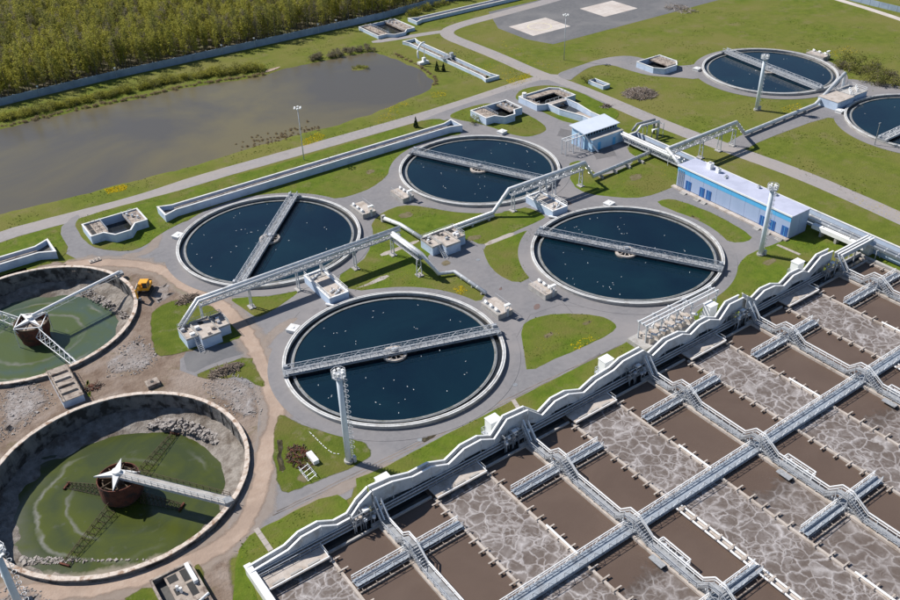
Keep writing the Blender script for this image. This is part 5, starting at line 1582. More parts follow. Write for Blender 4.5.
# walkways running away from the gallery, stepping up over each cross walkway
def walk_profile():
    pts = [(90.6, 3.5), (88.4, 0.95)]
    for c in (81.6, 65.0, 48.4, 31.6, 15.0):
        pts += [(c + 3.0, 0.95), (c + 1.1, 2.9), (c - 0.9, 2.9), (c - 3.9, 0.95)]
    pts.append((3.0, 0.95))
    return pts
names = ['leftmost', 'second from left', 'middle', 'second from right', 'rightmost']
for i, x in enumerate(WX):
    t = thing('basin_walkway', 'stepped steel walkway running away from the white gallery, %s of five' % names[i], 'walkway', (x + 0.8, 45, 0), 'long stepped walkways in the aeration basin')
    MB().box(x, x + 0.5, 2, 89.2, 0, 0.62).build('wall', 'conc_warm', t)
    MB().box(x + 0.5, x + 1.7, 2, 89.2, 0, 0.55).build('channel_base', 'conc', t)
    pr = walk_profile()
    m, m2, m3, m4, ms = MB(), MB(), MB(), MB(), MB()
    for (ya, za), (yb, zb) in zip(pr[:-1], pr[1:]):
        flat = abs(za - zb) < 0.01
        if flat:
            MBX = m
            n = 1
            m.bar((x + 0.95, ya, za), (x + 0.95, yb, zb), 1.35, 0.07)
        else:
            n = max(3, int(abs(za - zb) / 0.22))
            for k in range(n):
                y0_, y1_ = ya + (yb - ya) * k / n, ya + (yb - ya) * (k + 1) / n
                z = za + (zb - za) * (k + 0.5) / n
                m.bar((x + 0.95, y0_, z), (x + 0.95, y1_, z), 1.3, 0.06)
            for s in (0.3, 1.6):
                m.bar((x + s, ya, za - 0.1), (x + s, yb, zb - 0.1), 0.07, 0.28)
        # side trusses below the deck
    pl = [(x + 0.28, y, z) for y, z in pr]
    prr = [(x + 1.62, y, z) for y, z in pr]
    rails(m2, pl, 0, 1.6, 1.05, 0.08)
    rails(m3, prr, 0, 1.6, 1.05, 0.17)
    for c in (81.6, 65.0, 48.4, 31.6, 15.0):
        for q in (0.28, 1.62):
            for yy, zz in ((c + 1.1, 2.9), (c - 0.9, 2.9)):
                ms.bar((x + q, yy, 0.3), (x + q, yy, zz), 0.12)
            ms.bar((x + q, c + 1.2, 1.0), (x + q, c - 1.0, 2.4), 0.07)
            ms.bar((x + q, c - 1.0, 1.0), (x + q, c + 1.2, 2.4), 0.07)
    yy = 87.0
    k = 0
    while yy > 4:
        if all(abs(yy - c) > 4.2 for c in (81.6, 65.0, 48.4, 31.6, 15.0)):
            for q in (0.3, 1.6):
                ms.bar((x + q, yy, 0.5), (x + q, yy, 0.95), 0.1)
        yy -= 1.8
    m.build('deck', 'grating', t)
    m2.build('railing', 'galv', t)
    m3.build('railing', 'white', t)
    ms.build('trestle', 'galv', t)
    # pipes lying beside the deck
    MB().tube([(x + 1.25, 88.5, 0.72), (x + 1.25, 3, 0.72)], 0.16, 8).build('pipe', 'galv', t)
    for q in (0.62, 0.8):
        MB().bar((x + q, 88.5, 1.06), (x + q, 4, 1.06), 0.05, 0.05).build('cable_tray', 'galv', t)
    if i in (1, 2, 3, 4):
        for yc in (57.4, 24.0):
            bp = MB().box(x + 1.7, x + 2.75, yc - 2.7, yc + 2.7, 0.85, 0.95).build('balcony', 'grating', t)
            mb = MB()
            rails(mb, [(x + 1.62, yc + 2.7, 0.95), (x + 2.7, yc + 2.7, 0.95), (x + 2.7, yc - 2.7, 0.95), (x + 1.62, yc - 2.7, 0.95)], 0, 1.3, 1.05, 0.16)
            mb.build('balcony_rail', 'white', bp)
            for q in range(3):
                MB().tube([(x + 2.1, yc + 1.7 - q * 1.6, 0.95), (x + 2.1, yc + 1.7 - q * 1.6, 1.7)], 0.28, 10).build('valve', 'galv' if q != 1 else 'black', bp)
            lp = MB().box(x - 1.1, x, yc - 0.6, yc + 2.0, 0.7, 0.82).build('side_platform', 'grating', t)
            MB().box(x - 0.9, x - 0.1, yc - 0.4, yc + 0.4, 0.1, 0.7).build('gate_box', 'black', lp)

def cross_walk(label, x0, x1, y, w, deck=0.95, rail='white', full=False, grp='cross walkways in the aeration basin'):
    t = thing('cross_walkway', label, 'walkway', ((x0 + x1) / 2, y, 0), grp)
    MB().box(x0, x1, y - w / 2, y + w / 2, deck - 0.08, deck).build('deck', 'deck_plate', t)
    for s in (-1, 1):
        m = MB()
        rails(m, [(x0, y + s * w / 2, deck), (x1, y + s * w / 2, deck)], 0, 1.5, 1.0, 0.12 if s > 0 else 0.07)
        k = int((x1 - x0) / 1.5)
        yy = y + s * w / 2
        for j in range(k):
            a, b = x0 + (x1 - x0) * j / k, x0 + (x1 - x0) * (j + 1) / k
            m.bar((a, yy, deck - 0.5 if j % 2 else deck + 1.0), (b, yy, deck + 1.0 if j % 2 else deck - 0.5), 0.06)
        m.bar((x0, yy, deck - 0.5), (x1, yy, deck - 0.5), 0.12, 0.16)
        m.build('railing', rail if s > 0 else 'galv', t)
    if full:
        MB().tube([(x0, y - 0.75, deck - 0.4), (x1, y - 0.75, deck - 0.4)], 0.16, 10).build('pipe', 'galv', t)
        MB().box(x0, x1, y - w / 2 + 0.15, y + w / 2 - 0.15, 0.1, 0.5).build('beam', 'conc', t)
    else:
        MB().tube([(x0, y + 0.2, deck + 0.15), (x1, y + 0.2, deck + 0.15)], 0.14, 8).build('pipe', 'galv', t)
        MB().box(x0, x1, y - w / 2 - 0.9, y - w / 2 - 0.65, 0.1, 0.42).build('beam', 'conc_old', t)
        for q in np.arange(x0 + 0.6, x1, 2.4):
            MB().bar((q, y - w / 2 - 0.8, 0.4), (q, y + w / 2, 0.8), 0.1).build('bracket', 'conc_old', t)
    return t
rown = {81.6: 'nearest the gallery', 48.4: 'below the long walkway', 15.0: 'at the bottom of the basin'}
for y in STUB[:2]:
    for i, x in enumerate(WX):
        x0 = RB[i] + 0.3
        x1 = (LB[i + 1] - 0.1) if i < 4 else 174.0
        cross_walk('short cross walkway over brown bay %s, %s of five' % (rown[y], names[i]), x0, x1, y, 1.5)
for k, y in enumerate(FULL):
    cross_walk('long railed cross walkway with pipes spanning the whole basin' if k == 0 else 'second long cross walkway, below the right part of the basin', BX0 + 0.4, BX1, y, 1.9, full=True)

# ---------------------------------------------------------------- stepped white gallery along the back of the basin
PROF = [(0, 5.7), (3.9, 5.35), (7.6, 4.1), (11.3, 4.1), (14.6, 2.75), (17.7, 4.1), (21.3, 4.1), (24.2, 2.75), (26.9, 5.6)]
def gallery_profile(i):
    base = WX[i] + 0.9
    if i == 0:
        return [(24.7, 2.1), (31.0, 2.6), (33.3, 3.8), (36.7, 3.9), (39.3, 2.4), (41.8, 2.45), (43.5, 4.3), (45.8, 5.7)]
    prev = WX[i - 1] + 0.9
    if i == 1:
        p = [(0.0, 5.7), (3.7, 5.4), (7.4, 4.2), (11.1, 4.25), (14.5, 2.8), (17.7, 4.4), (21.3, 4.45), (24.1, 3.0), (26.8, 6.0), (31.4, 5.7)]
    else:
        p = [(1.7, 5.6), (4.9, 2.7), (7.8, 4.4), (11.1, 4.4), (14.8, 2.85), (17.8, 4.1), (22.2, 4.5), (24.4, 5.5), (29.7, 5.6)]
    if i == 2:
        pass
    elif i > 2:
        p = [(0.0, 5.6), (2.7, 3.0), (6.4, 4.7), (10.8, 4.5), (13.2, 3.3), (15.8, 4.6), (18.6, 4.6), (21.8, 3.1), (24.2, 5.9), (28.4, 5.8)]
        if i == 4:
            p = [(0.0, 5.7), (3.0, 3.4), (5.5, 4.7), (9.0, 4.5), (12.2, 3.2), (15.0, 4.7), (18.3, 4.6), (20.4, 3.4), (24.0, 6.0), (28.4, 5.8)]
    return [(prev + a, z) for a, z in p]
YB, YF = 92.95, 91.75
for i in range(5):
    pr = gallery_profile(i)
    if i == 2:
        pr[0] = (WX[1] + 0.9 + 1.6, 5.7)
    t = thing('stepped_gallery', 'white-edged stepped gallery section along the back of the basin, %s of five' % names[i], 'gallery', (pr[len(pr) // 2][0], 92.3, 0), 'stepped gallery along the basin')
    for yy, nm in ((YF, 'panel'), (YB, 'back_panel')):
        for (xa, za), (xb, zb) in zip(pr[:-1], pr[1:]):
            low = lambda z: 0.02 if yy == YB else (max(1.0, z - 2.3) if z < 5 else z - 3.0)
            g = 0.02
            vs = [(xa + g, yy - 0.04, low(za)), (xb - g, yy - 0.04, low(zb)), (xb - g, yy - 0.04, zb - 0.05), (xa + g, yy - 0.04, za - 0.05),
                  (xa + g, yy + 0.04, low(za)), (xb - g, yy + 0.04, low(zb)), (xb - g, yy + 0.04, zb - 0.05), (xa + g, yy + 0.04, za - 0.05)]
            MB().add(vs, [(0, 1, 2, 3), (7, 6, 5, 4), (0, 4, 5, 1), (1, 5, 6, 2), (2, 6, 7, 3), (3, 7, 4, 0)]).build(nm, 'panel', t)
        m = MB()
        for (xa, za), (xb, zb) in zip(pr[:-1], pr[1:]):
            m.bar((xa - 0.05, yy, za), (xb + 0.05, yy, zb), 0.34, 0.12)
        m.build('handrail', 'white', t)
    m = MB()
    for (xa, za), (xb, zb) in zip(pr[:-1], pr[1:]):
        m.bar((xa, (YB + YF) / 2, za - 1.0), (xb, (YB + YF) / 2, zb - 1.0), YB - YF - 0.1, 0.08)
    m.build('deck', 'grating', t)
    for (xa, za) in pr[1:-1]:
        m = MB()
        for yy in (YF + 0.1, YB - 0.1):
            m.bar((xa, yy, 0), (xa, yy, max(0.4, za - 1.1)), 0.16)
        m.build('support_leg', 'galv', t)
    # long pipes and shelves under the gallery
    xs0, xs1 = pr[0][0] + 0.5, pr[-1][0] - 0.5
    for z, y in ((1.2, 91.3), (0.8, 91.0), (1.6, 91.55)):
        MB().tube([(xs0, y, z), (xs1, y, z)], 0.11, 8).build('pipe', 'galv', t)

# concrete inlet platforms at the head of each foaming strip
for i in range(5):
    a, c = LB[i] - (0.0 if i else 0.3), RB[i] - 0.3
    if i:
        a, c = LB[i] + 0.1, RB[i] - 0.3
    t = thing('inlet_platform', 'railed concrete platform at the head of the %s foaming strip from the left' % order[i], 'platform', ((a + c) / 2, 89.5, 0), 'inlet platforms of the basin')
    MB().box(a, c, 87.9, 90.6, 0.85, 1.05).build('slab', 'conc_warm', t)
    for k in range(3):
        q = a + 1.2 + k * (c - a - 1.6) / 3
        MB().box(q, q + 2.0, 88.4, 88.75, 1.05, 1.14).build('cover', 'conc', t)
    for x in np.arange(a + 0.8, c, 2.8):
        MB().bar((x, 88.0, 0.9), (x, 88.6, 0.1), 0.16).build('strut', 'white', t)
    m = MB()
    m.bar((a, 87.9, 1.3), (c, 87.9, 1.3), 0.16)
    m.bar((c, 87.9, 1.3), (c, 90.4, 1.3), 0.14)
    for x in np.arange(a, c, 2.0):
        m.bar((x, 87.9, 1.0), (x, 87.9, 1.3), 0.08)
    m.build('guard_rail', 'white', t)
    m = MB()
    rails(m, [(c, 90.6, 1.05), (c, 88.2, 1.05)], 0, 1.2, 0.95, 0.06)
    rails(m, [(a, 90.7, 1.05), (c, 90.7, 1.05)], 0, 1.5, 0.8, 0.06)
    m.build('railing', 'galv', t)

# valve machinery where the walkways meet the gallery
for i, x in enumerate(WX):
    t = thing('valve_stand', 'cluster of valve stands and pipes under the gallery stair, %s of five' % names[i], 'machinery', (x, 90.5, 0), 'valve stands under the gallery')
    rnd = random.Random(40 + i)
    for k in range(7):
        xx, yy = x - 3.2 + k * 0.75, 90.2 + rnd.uniform(-0.3, 1.0)
        h = rnd.uniform(1.6, 3.0)
        v = MB().tube([(xx, yy, 0.2), (xx, yy, h)], 0.1, 8).build('stem', rnd.choice(['galv', 'white', 'galv_dark']), t)
        MB().tube([(xx, yy, h), (xx, yy, h + 0.35)], 0.3, 10).build('actuator', rnd.choice(['conc_warm', 'white', 'galv']), v)
    for z in (1.4, 2.3, 3.2):
        MB().tube([(x - 3.6, 90.7, z), (x + 0.6, 90.9, z)], 0.1, 8).build('header_pipe', 'galv', t)
    m = MB()
    for q in (-3.6, -2.0, -0.6):
        m.bar((x + q, 90.3, 0), (x + q, 90.3, 3.6), 0.12)
        m.bar((x + q, 91.4, 0), (x + q, 91.4, 3.6), 0.12)
        m.bar((x + q, 90.3, 3.6), (x + q, 91.4, 3.6), 0.12)
        m.bar((x + q, 90.3, 0.3), (x + q + 1.4, 91.4, 3.4), 0.07)
    m.build('frame', 'galv_dark', t)
    MB().bar((x + 1.0, 91.2, 4.6), (x + 1.0, 88.9, 1.5), 0.2, 0.3).build('stair_stringer', 'mast', t)
    MB().box(x - 0.9, x + 0.9, 89.5, 90.0, 0, 0.8).build('pier', 'conc', t)
    w = MB().box(x - 1.6, x - 0.6, 90.5, 91.2, 3.3, 3.65).build('light_box', 'white', t)

# white sheds behind the gallery
for i, (x, y) in enumerate(((49.9, 94.9), (72.6, 95.2), (99.9, 95.6), (129.4, 95.9), (157.0, 95.4))):
    t = thing('equipment_shed', 'small white box shed behind the gallery, %s of five' % names[i], 'shed', (x, y, 0), 'white sheds behind the gallery')
    MB().box(x - 1.1, x + 1.1, y - 0.9, y + 0.9, 1.2, 3.9 if i != 0 else 3.5).build('body', 'white', t)
    MB().box(x - 1.2, x + 1.2, y - 1.0, y + 1.0, 3.9 if i else 3.5, 4.0 if i else 3.6).build('roof', 'white', t)
    MB().box(x - 1.9, x + 1.2, y - 0.95, y + 0.95, 1.0, 1.2).build('platform', 'galv', t)
    m = MB()
    for q in (-1.8, 1.1):
        for s in (-0.9, 0.9):
            m.bar((x + q, y + s, 0), (x + q, y + s, 1.0), 0.12)
    m.build('stilts', 'galv', t)
    m = MB()
    rails(m, [(x - 1.15, y + 0.9, 1.2), (x - 1.85, y + 0.9, 1.2), (x - 1.85, y - 0.9, 1.2)], 0, 0.9, 1.0, 0.06)
    m.build('railing', 'galv', t)

# gantry frame with beige tanks at the gallery
t = thing('pump_gantry', 'white steel gantry over a row of beige pumps behind the gallery', 'gantry', (122, 98.5, 0))
for x in (112.4, 116.6, 121.0, 125.2, 132.8):
    m = MB()
    for y in (97.3, 99.3):
        m.bar((x, y, 0), (x, y, 4.9), 0.24)
    m.bar((x, 96.9, 4.9), (x, 99.9, 4.9), 0.26, 0.3)
    m.build('portal', 'galv', t)
for y in (97.3, 98.3, 99.3):
    MB().bar((112.0, y, 5.15), (133.2, y, 5.15), 0.2, 0.24).build('beam', 'white', t)
m = MB()
for a, c in ((112.4, 116.6), (116.6, 121), (121, 125.2)):
    m.bar((a, 97.3, 4.9), (c, 99.3, 4.9), 0.1)
    m.bar((a, 97.3, 3.7), ((a + c) / 2, 97.3, 4.9), 0.12)
m.bar((125.2, 97.3, 3.6), (132.8, 97.3, 3.6), 0.12)
m.bar((125.2, 99.3, 3.6), (132.8, 99.3, 3.6), 0.12)
m.build('bracing', 'galv', t)
MB().box(110.6, 126.0, 95.6, 100.4, 0, 1.1).build('plinth', 'conc', t)
for k in range(6):
    x = 112.6 + k * 2.3
    p = MB().box(x, x + 1.1, 96.2, 98.4, 1.1, 2.3).build('pump', 'conc_warm', t)
    MB().tube([(x + 0.55, 98.4, 1.8), (x + 0.55, 99.7, 1.8)], 0.4, 12).build('motor', 'conc_warm', p)
    MB().tube([(x + 0.55, 96.6, 2.3), (x + 0.55, 96.6, 3.2), (x + 1.2, 95.6, 3.2)], 0.25, 8).build('outlet', 'white' if k > 3 else 'galv', p)

# ramp gallery at the right end
t = thing('ramp_gallery', 'white-railed ramp from the basin corner to the pipe duct on the right', 'ramp', (172, 92.5, 0))
ra, rb = (166.0, 4.2), (178.4, 4.2)
for yy in (91.0, 91.75, 92.5):
    MB().bar((ra[0], yy, ra[1]), (rb[0], yy, rb[1]), 0.35, 0.14).build('handrail', 'white', t)
for yy in (91.0, 92.5):
    MB().box(ra[0], rb[0], yy - 0.04, yy + 0.04, 3.0, 4.1).build('panel', 'panel', t)
MB().box(ra[0], rb[0], 91.0, 92.5, 2.95, 3.0).build('deck', 'grating', t)
for x in (167, 172, 177.6):
    m = MB()
    for yy in (91.1, 92.4):
        m.bar((x, yy, 0), (x, yy, 3.0), 0.2)
    m.build('support_leg', 'galv', t)
MB().box(177.2, 179.0, 90.6, 92.9, 0, 3.2).build('pier', 'white_conc', t)
XFace.fn = None

# ---------------------------------------------------------------- trees and shrubs
def leaf_quads(centers, size, rg, upness=0.3):
    """small randomly turned quads at the given points"""
    n = len(centers)
    a = rg.normal(size=(n, 3))
    a /= np.linalg.norm(a, axis=1)[:, None]
    b = rg.normal(size=(n, 3))
    b -= a * (a * b).sum(1)[:, None]
    b /= np.linalg.norm(b, axis=1)[:, None]
    s = size * rg.uniform(0.6, 1.3, (n, 1))
    a, b = a * s, b * s * 0.8
    v = np.stack([centers - a - b * 0.3, centers + b, centers + a + b * 0.3, centers - b], 1).reshape(-1, 3)
    f = np.arange(4 * n).reshape(n, 4)
    return v, f

def crown_points(rg, n, h, r, base, clumps, taper=1.0):
    """points of a crown: clumps scattered in a tapering column, uneven outline"""
    cz = base + (h - base) * rg.beta(1.3, 1.3, clumps)
    t = (cz - base) / (h - base)
    rad = r * np.clip(np.sin(np.pi * np.clip(t * 0.82 + 0.14, 0, 1)) ** 0.8, 0.12, 1) * (1 - 0.25 * taper * t)
    ang = rg.uniform(0, 2 * np.pi, clumps)
    rr = rad * np.sqrt(rg.uniform(0.05, 1, clumps))
    cc = np.stack([rr * np.cos(ang), rr * np.sin(ang), cz], 1)
    k = rg.integers(0, clumps, n)
    cs = 0.32 * r * rg.uniform(0.6, 1.3, clumps)
    p = cc[k] + rg.normal(size=(n, 3)) * cs[k][:, None] * np.array([0.7, 0.7, 0.85])
    p[:, 2] = np.maximum(p[:, 2], base * 0.6)
    return p, cc

def tree_meshes(seed, h, r, base, nleaf, clumps, leaf, mat, trunk_r=0.13, limbs=7):
    rg = np.random.default_rng(seed)
    p, cc = crown_points(rg, nleaf, h, r, base, clumps)
    v, f = leaf_quads(p, leaf, rg)
    cm = bpy.data.meshes.new('crown')
    cm.from_pydata(v.tolist(), [], f.tolist())
    cm.materials.append(M[mat])
    m = MB()
    bend = rg.normal(size=2) * 0.15
    m.tube([(0, 0, -0.1), (bend[0], bend[1], h * 0.45), (bend[0] * 2, bend[1] * 2, h * 0.92)], trunk_r, 6, r2=0.03)
    for q in cc[:limbs]:
        z0 = max(base * 0.6, q[2] - 0.9)
        m.tube([(bend[0] * z0 / h * 2, bend[1] * z0 / h * 2, z0), tuple(q)], trunk_r * 0.4, 4, r2=0.015)
    tm = bpy.data.meshes.new('trunk')
    tm.from_pydata(m.v, [], m.f)
    tm.materials.append(M['bark'])
    return tm, cm, (v, f, m)

protos = []
for i in range(12):
    kind = ['leaf', 'leaf', 'leaf', 'leaf_olive', 'leaf', 'leaf_olive', 'leaf_bare', 'leaf', 'leaf_olive', 'leaf_bare', 'leaf', 'leaf_olive'][i]
    h = [9.5, 10.5, 8.5, 10.0, 11.5, 9.0, 9.0, 10.0, 11.0, 10.0, 8.0, 12.0][i]
    protos.append((kind,) + tree_meshes(100 + i, h, 1.15 + 0.1 * (i % 5), 2.4, 560 if kind != 'leaf_bare' else 380, 40, 0.17 if kind != 'leaf_bare' else 0.15, kind))

def add_tree(name, label, cat, group, tm, cm, loc, rz, sc):
    t = bpy.data.objects.new(name, None)
    COL.objects.link(t)
    t.location = loc
    t.rotation_euler = (0, 0, rz)
    t.scale = sc
    tag(t, label, cat, group)
    for nm, me_ in (('trunk', tm), ('crown', cm)):
        o = bpy.data.objects.new(nm, me_)
        COL.objects.link(o)
        o.parent = t
    return t

# forest beyond the wall: the 300 nearest trees are single things, the rest is one mass
spots = []
rgf = np.random.default_rng(5)
y = 323.5
while y < 520:
    step = 2.5 + max(0, (y - 330)) * 0.012
    x = 20.0 - (y - 320) * 0.3
    while x < 232 + (y - 320) * 0.3:
        xx, yy = x + rgf.normal() * 0.9, y + rgf.normal() * 0.8
        if yy > fy(xx) + 2.2:
            spots.append((xx, yy))
        x += step
    y += step
def in_view(x, y):
    c, s = math.cos(R(34)), math.sin(R(34))
    X, Y = c * x - s * y, s * x + c * y
    pc, ps = math.cos(R(33.667)), math.sin(R(33.667))
    yc, d = Y * ps - 101.0 * pc, Y * pc + 101.0 * ps
    return abs(X / d * 907) < 480 and yc / d * 907 < 330
spots = [s for s in spots if in_view(*s) or rgf.random() < 0.25]
vis = sorted([s for s in spots if in_view(*s)], key=lambda s: s[1] + 0.0 * s[0])
single = set(vis[:300])
kind_label = {'leaf': 'yellow green young tree in the forest behind the perimeter wall', 'leaf_olive': 'darker olive tree in the forest behind the perimeter wall', 'leaf_bare': 'half-bare grey twiggy tree in the forest behind the perimeter wall'}
kind_group = {'leaf': 'yellow green trees behind the wall', 'leaf_olive': 'olive trees behind the wall', 'leaf_bare': 'half-bare trees behind the wall'}
rest = {'leaf': ([], []), 'leaf_olive': ([], []), 'leaf_bare': ([], []), 'bark': ([], [])}
for (x, y) in spots:
    front = (y - 323) / 60
    dens = noise.noise(Vector((x * 0.03, y * 0.03, 2)))
    if rgf.random() < 0.25 + 0.35 * min(1, front) - dens * 0.5:
        i = int(rgf.choice([3, 5, 6, 9, 8, 6, 9, 11]))
    else:
        i = int(rgf.choice([0, 1, 2, 4, 7, 10]))
    kind, tm, cm, (v, f, tb) = protos[i]
    sc = rgf.uniform(0.75, 1.25)
    rz = rgf.uniform(0, 6.28)
    if (x, y) in single:
        part_ = ('left end', 'left part', 'middle', 'right part', 'right end')[min(4, max(0, int((x - 40) / 32)))]
        row_ = 'front-row' if y < fy(x) + 6.5 else ('second-row' if y < fy(x) + 12 else 'set-back')
        adj = {'leaf': 'yellow green young tree', 'leaf_olive': 'darker olive tree', 'leaf_bare': 'half-bare grey twiggy tree'}[kind]
        lab_ = '%s %s behind the %s of the perimeter wall' % (row_, adj, part_)
        add_tree('forest_tree', lab_, 'tree', lab_ + ' group', tm, cm, (x, y, 0), rz, (sc * 1.05, sc * 1.05, sc * rgf.uniform(1.0, 1.3)))
    else:
        c, s = math.cos(rz), math.sin(rz)
        q = v.copy()
        q[:, 0], q[:, 1] = c * v[:, 0] - s * v[:, 1], s * v[:, 0] + c * v[:, 1]
        rest[kind][0].append(q * sc * 1.05 + np.array([x, y, 0]))
        tv = np.array(tb.v) * sc + np.array([x, y, 0])
        rest['bark'][0].append(tv)
        rest['bark'][1].append(tb.f)
for kind in ('leaf', 'leaf_olive', 'leaf_bare'):
    if rest[kind][0]:
        V = np.concatenate(rest[kind][0])
        me = bpy.data.meshes.new('forest')
        me.vertices.add(len(V))
        me.vertices.foreach_set('co', V.ravel())
        nq = len(V) // 4
        me.loops.add(len(V))
        me.loops.foreach_set('vertex_index', np.arange(len(V), dtype=np.int32))
        me.polygons.add(nq)
        me.polygons.foreach_set('loop_start', np.arange(0, len(V), 4, dtype=np.int32))
        me.update(calc_edges=True)
        me.materials.append(M[kind])
        o = bpy.data.objects.new('distant_forest', me)
        COL.objects.link(o)
        o['kind'] = 'stuff'
        tag(o, {'leaf': 'mass of yellow green trees deep in the forest', 'leaf_olive': 'mass of olive trees deep in the forest', 'leaf_bare': 'mass of half-bare trees deep in the forest'}[kind], 'forest')

# shrubs: bank of the pond, far bushes, loose ones
def shrub_mesh(seed, h, r, n, leaf, mat):
    rg = np.random.default_rng(seed)
    cl = 14
    ang, rr = rg.uniform(0, 2 * np.pi, cl), r * np.sqrt(rg.uniform(0, 1, cl))
    cz = h * rg.uniform(0.35, 0.8, cl) * (1 - 0.4 * rr / r)
    cc = np.stack([rr * np.cos(ang), rr * np.sin(ang), cz], 1)
    k = rg.integers(0, cl, n)
    p = cc[k] + rg.normal(size=(n, 3)) * r * 0.24
    p[:, 2] = np.clip(p[:, 2], 0.05, h * 1.1)
    v, f = leaf_quads(p, leaf, rg)
    me = bpy.data.meshes.new('foliage')
    me.from_pydata(v.tolist(), [], f.tolist())
    me.materials.append(M[mat])
    m = MB()
    for q in cc[:8]:
        m.tube([(0, 0, -0.1), tuple(q)], 0.05, 4, r2=0.02)
    sm = bpy.data.meshes.new('stem')
    sm.from_pydata(m.v, [], m.f)
    sm.materials.append(M['bark'])
    return sm, me
SH = [shrub_mesh(300 + i, [2.4, 2.0, 2.8, 1.8, 2.2, 1.6][i], [1.5, 1.3, 1.6, 1.4, 1.2, 1.3][i], 420, 0.13, ['leaf', 'leaf', 'leaf_olive', 'leaf_bare', 'leaf_bare', 'reed'][i]) for i in range(6)]
def add_shrub(label, group, k, x, y, sc, z=0.0):
    t = bpy.data.objects.new('shrub', None)
    COL.objects.link(t)
    t.location = (x, y, z)
    t.rotation_euler = (0, 0, rgf.uniform(0, 6.28))
    t.scale = (sc, sc, sc * rgf.uniform(0.8, 1.2))
    tag(t, label, 'shrub', group)
    for nm, me_ in (('stem', SH[k][0]), ('foliage', SH[k][1])):
        o = bpy.data.objects.new(nm, me_)
        COL.objects.link(o)
        o.parent = t
def along(pts, n):
    L = [0.0]
    for a, b in zip(pts[:-1], pts[1:]):
        L.append(L[-1] + math.hypot(b[0] - a[0], b[1] - a[1]))
    for i in range(n):
        s = L[-1] * (i + rgf.uniform(0.1, 0.9)) / n
        for j in range(len(pts) - 1):
            if s <= L[j + 1]:
                t = (s - L[j]) / (L[j + 1] - L[j])
                yield pts[j][0] + (pts[j + 1][0] - pts[j][0]) * t, pts[j][1] + (pts[j + 1][1] - pts[j][1]) * t
                break
for x, y in along([(35.91,304.32),(56.61,303.75),(78.43,303.36),(97.29,302.76),(112.39,298.14),(122.2,295.37)], 120):
    zone = ('left end', 'left part', 'middle', 'right part', 'right end')[min(4, int((x - 36) / 18.5))] if x > 36 else 'left end'
    kk = int(rgf.integers(0, 3))
    add_shrub(('yellow green' if kk < 2 else 'olive green') + ' shrub on the %s of the far pond bank' % zone, ('yellow' if kk < 2 else 'olive') + ' shrubs on the %s of the pond bank' % zone, kk, x + rgf.normal() * 0.8, y + abs(rgf.normal()) * 1.6, rgf.uniform(0.7, 1.35))
for x, y in along([(141.08,293.49),(148.32,293.19),(154.26,292.6),(164.35,290.12)], 26):
    add_shrub('grey brown bare bush at the upper corner of the pond', 'bare bushes by the pond', 3 + int(rgf.integers(0, 2)), x + rgf.normal() * 1.0, y + rgf.normal() * 1.4, rgf.uniform(0.6, 1.2))
for x, y in along([(167.97,279.84),(167.96,263.23),(165.55,249.67),(160.74,243.8)], 26):
    add_shrub('low dry reed clump at the right end of the pond', 'reed clumps round the pond', 5, x, y + rgf.normal() * 0.6, rgf.uniform(0.3, 0.6), -0.2)
for x, y in along([(90.08,238),(95.39,238.37),(101.27,238.36),(107.76,237.98),(113.53,237.28)], 100):
    add_shrub('low dry reed clump at the near shore of the pond below the lamp post', 'reed clumps at the near shore', 5, x + rgf.normal() * 1.6, y + rgf.normal() * 2.2, rgf.uniform(0.16, 0.34), -0.3)
for x, y in along([(280.42,171.03),(279.69,164.01),(279.24,157.02),(279.29,149.87),(279.72,144.9)], 30):
    add_shrub('olive brown bush in the thicket between the two far right tanks', 'bushes behind the far tanks', int(rgf.choice([2, 3, 2, 4])), x + rgf.normal() * 2.5, y + rgf.normal() * 4.5, rgf.uniform(0.9, 1.7))
for x, y in along([(34.95,299.99),(55.62,300.17),(76.71,298.3),(95.25,297.57),(110.52,293.88),(120.91,291.83)], 70):
    add_shrub('tan dry reed clump along the far shore of the pond', 'reed clumps on the far shore', 5, x, y + rgf.normal() * 0.5, rgf.uniform(0.35, 0.65), -0.25)
for x, y in along([(148.15,276.79),(151.15,276.34),(152.56,273.18)], 5):
    add_shrub('low olive shrub on the small islet in the pond', 'shrubs on the islet', 2, x, y, 0.5, -0.35)
add_shrub('small round green shrub beside the white trough', None, 2, 202.4, 214.6, 1.2)
add_shrub('dark shrub at the left corner of the chamber behind the tank', None, 2, 152.6, 209.8, 1.1)
for i, (x, y) in enumerate(along([(194.87,315.06),(207.37,319.16),(218.75,320.98)], 7)):
    add_shrub('yellow green sapling between the perimeter wall and the top channel', 'saplings by the top channel', 0, x, y, 1.2)
# conifers
def conifer(label, x, y, h):
    t = thing('conifer', label, 'tree', (x, y, 0), 'small dark conifers')
    MB().tube([(x, y, 0), (x, y, h)], 0.12, 6, r2=0.02).build('trunk', 'bark', t)
    rg = np.random.default_rng(int(x * 10))
    n = 420
    z = h * (0.06 + 0.94 * rg.beta(1.0, 1.6, n))
    r = (1 - z / h) * h * 0.27 * rg.uniform(0.55, 1.05, n)
    a = rg.uniform(0, 6.28, n)
    v, f = leaf_quads(np.stack([r * np.cos(a), r * np.sin(a), z], 1), 0.17, rg)
    me = bpy.data.meshes.new('crown')
    me.from_pydata(v.tolist(), [], f.tolist())
    me.materials.append(M['leaf_dark'])
    o = bpy.data.objects.new('crown', me)
    COL.objects.link(o)
    o.parent = t
conifer('taller of the two small conifers below the brown channel', *(169.73,255.19), 3.6)
conifer('shorter of the two small conifers below the brown channel', *(171.48,253.75), 3.0)
conifer('single dark conifer between the road and the long white channel', *(136.79,218.22), 3.4)
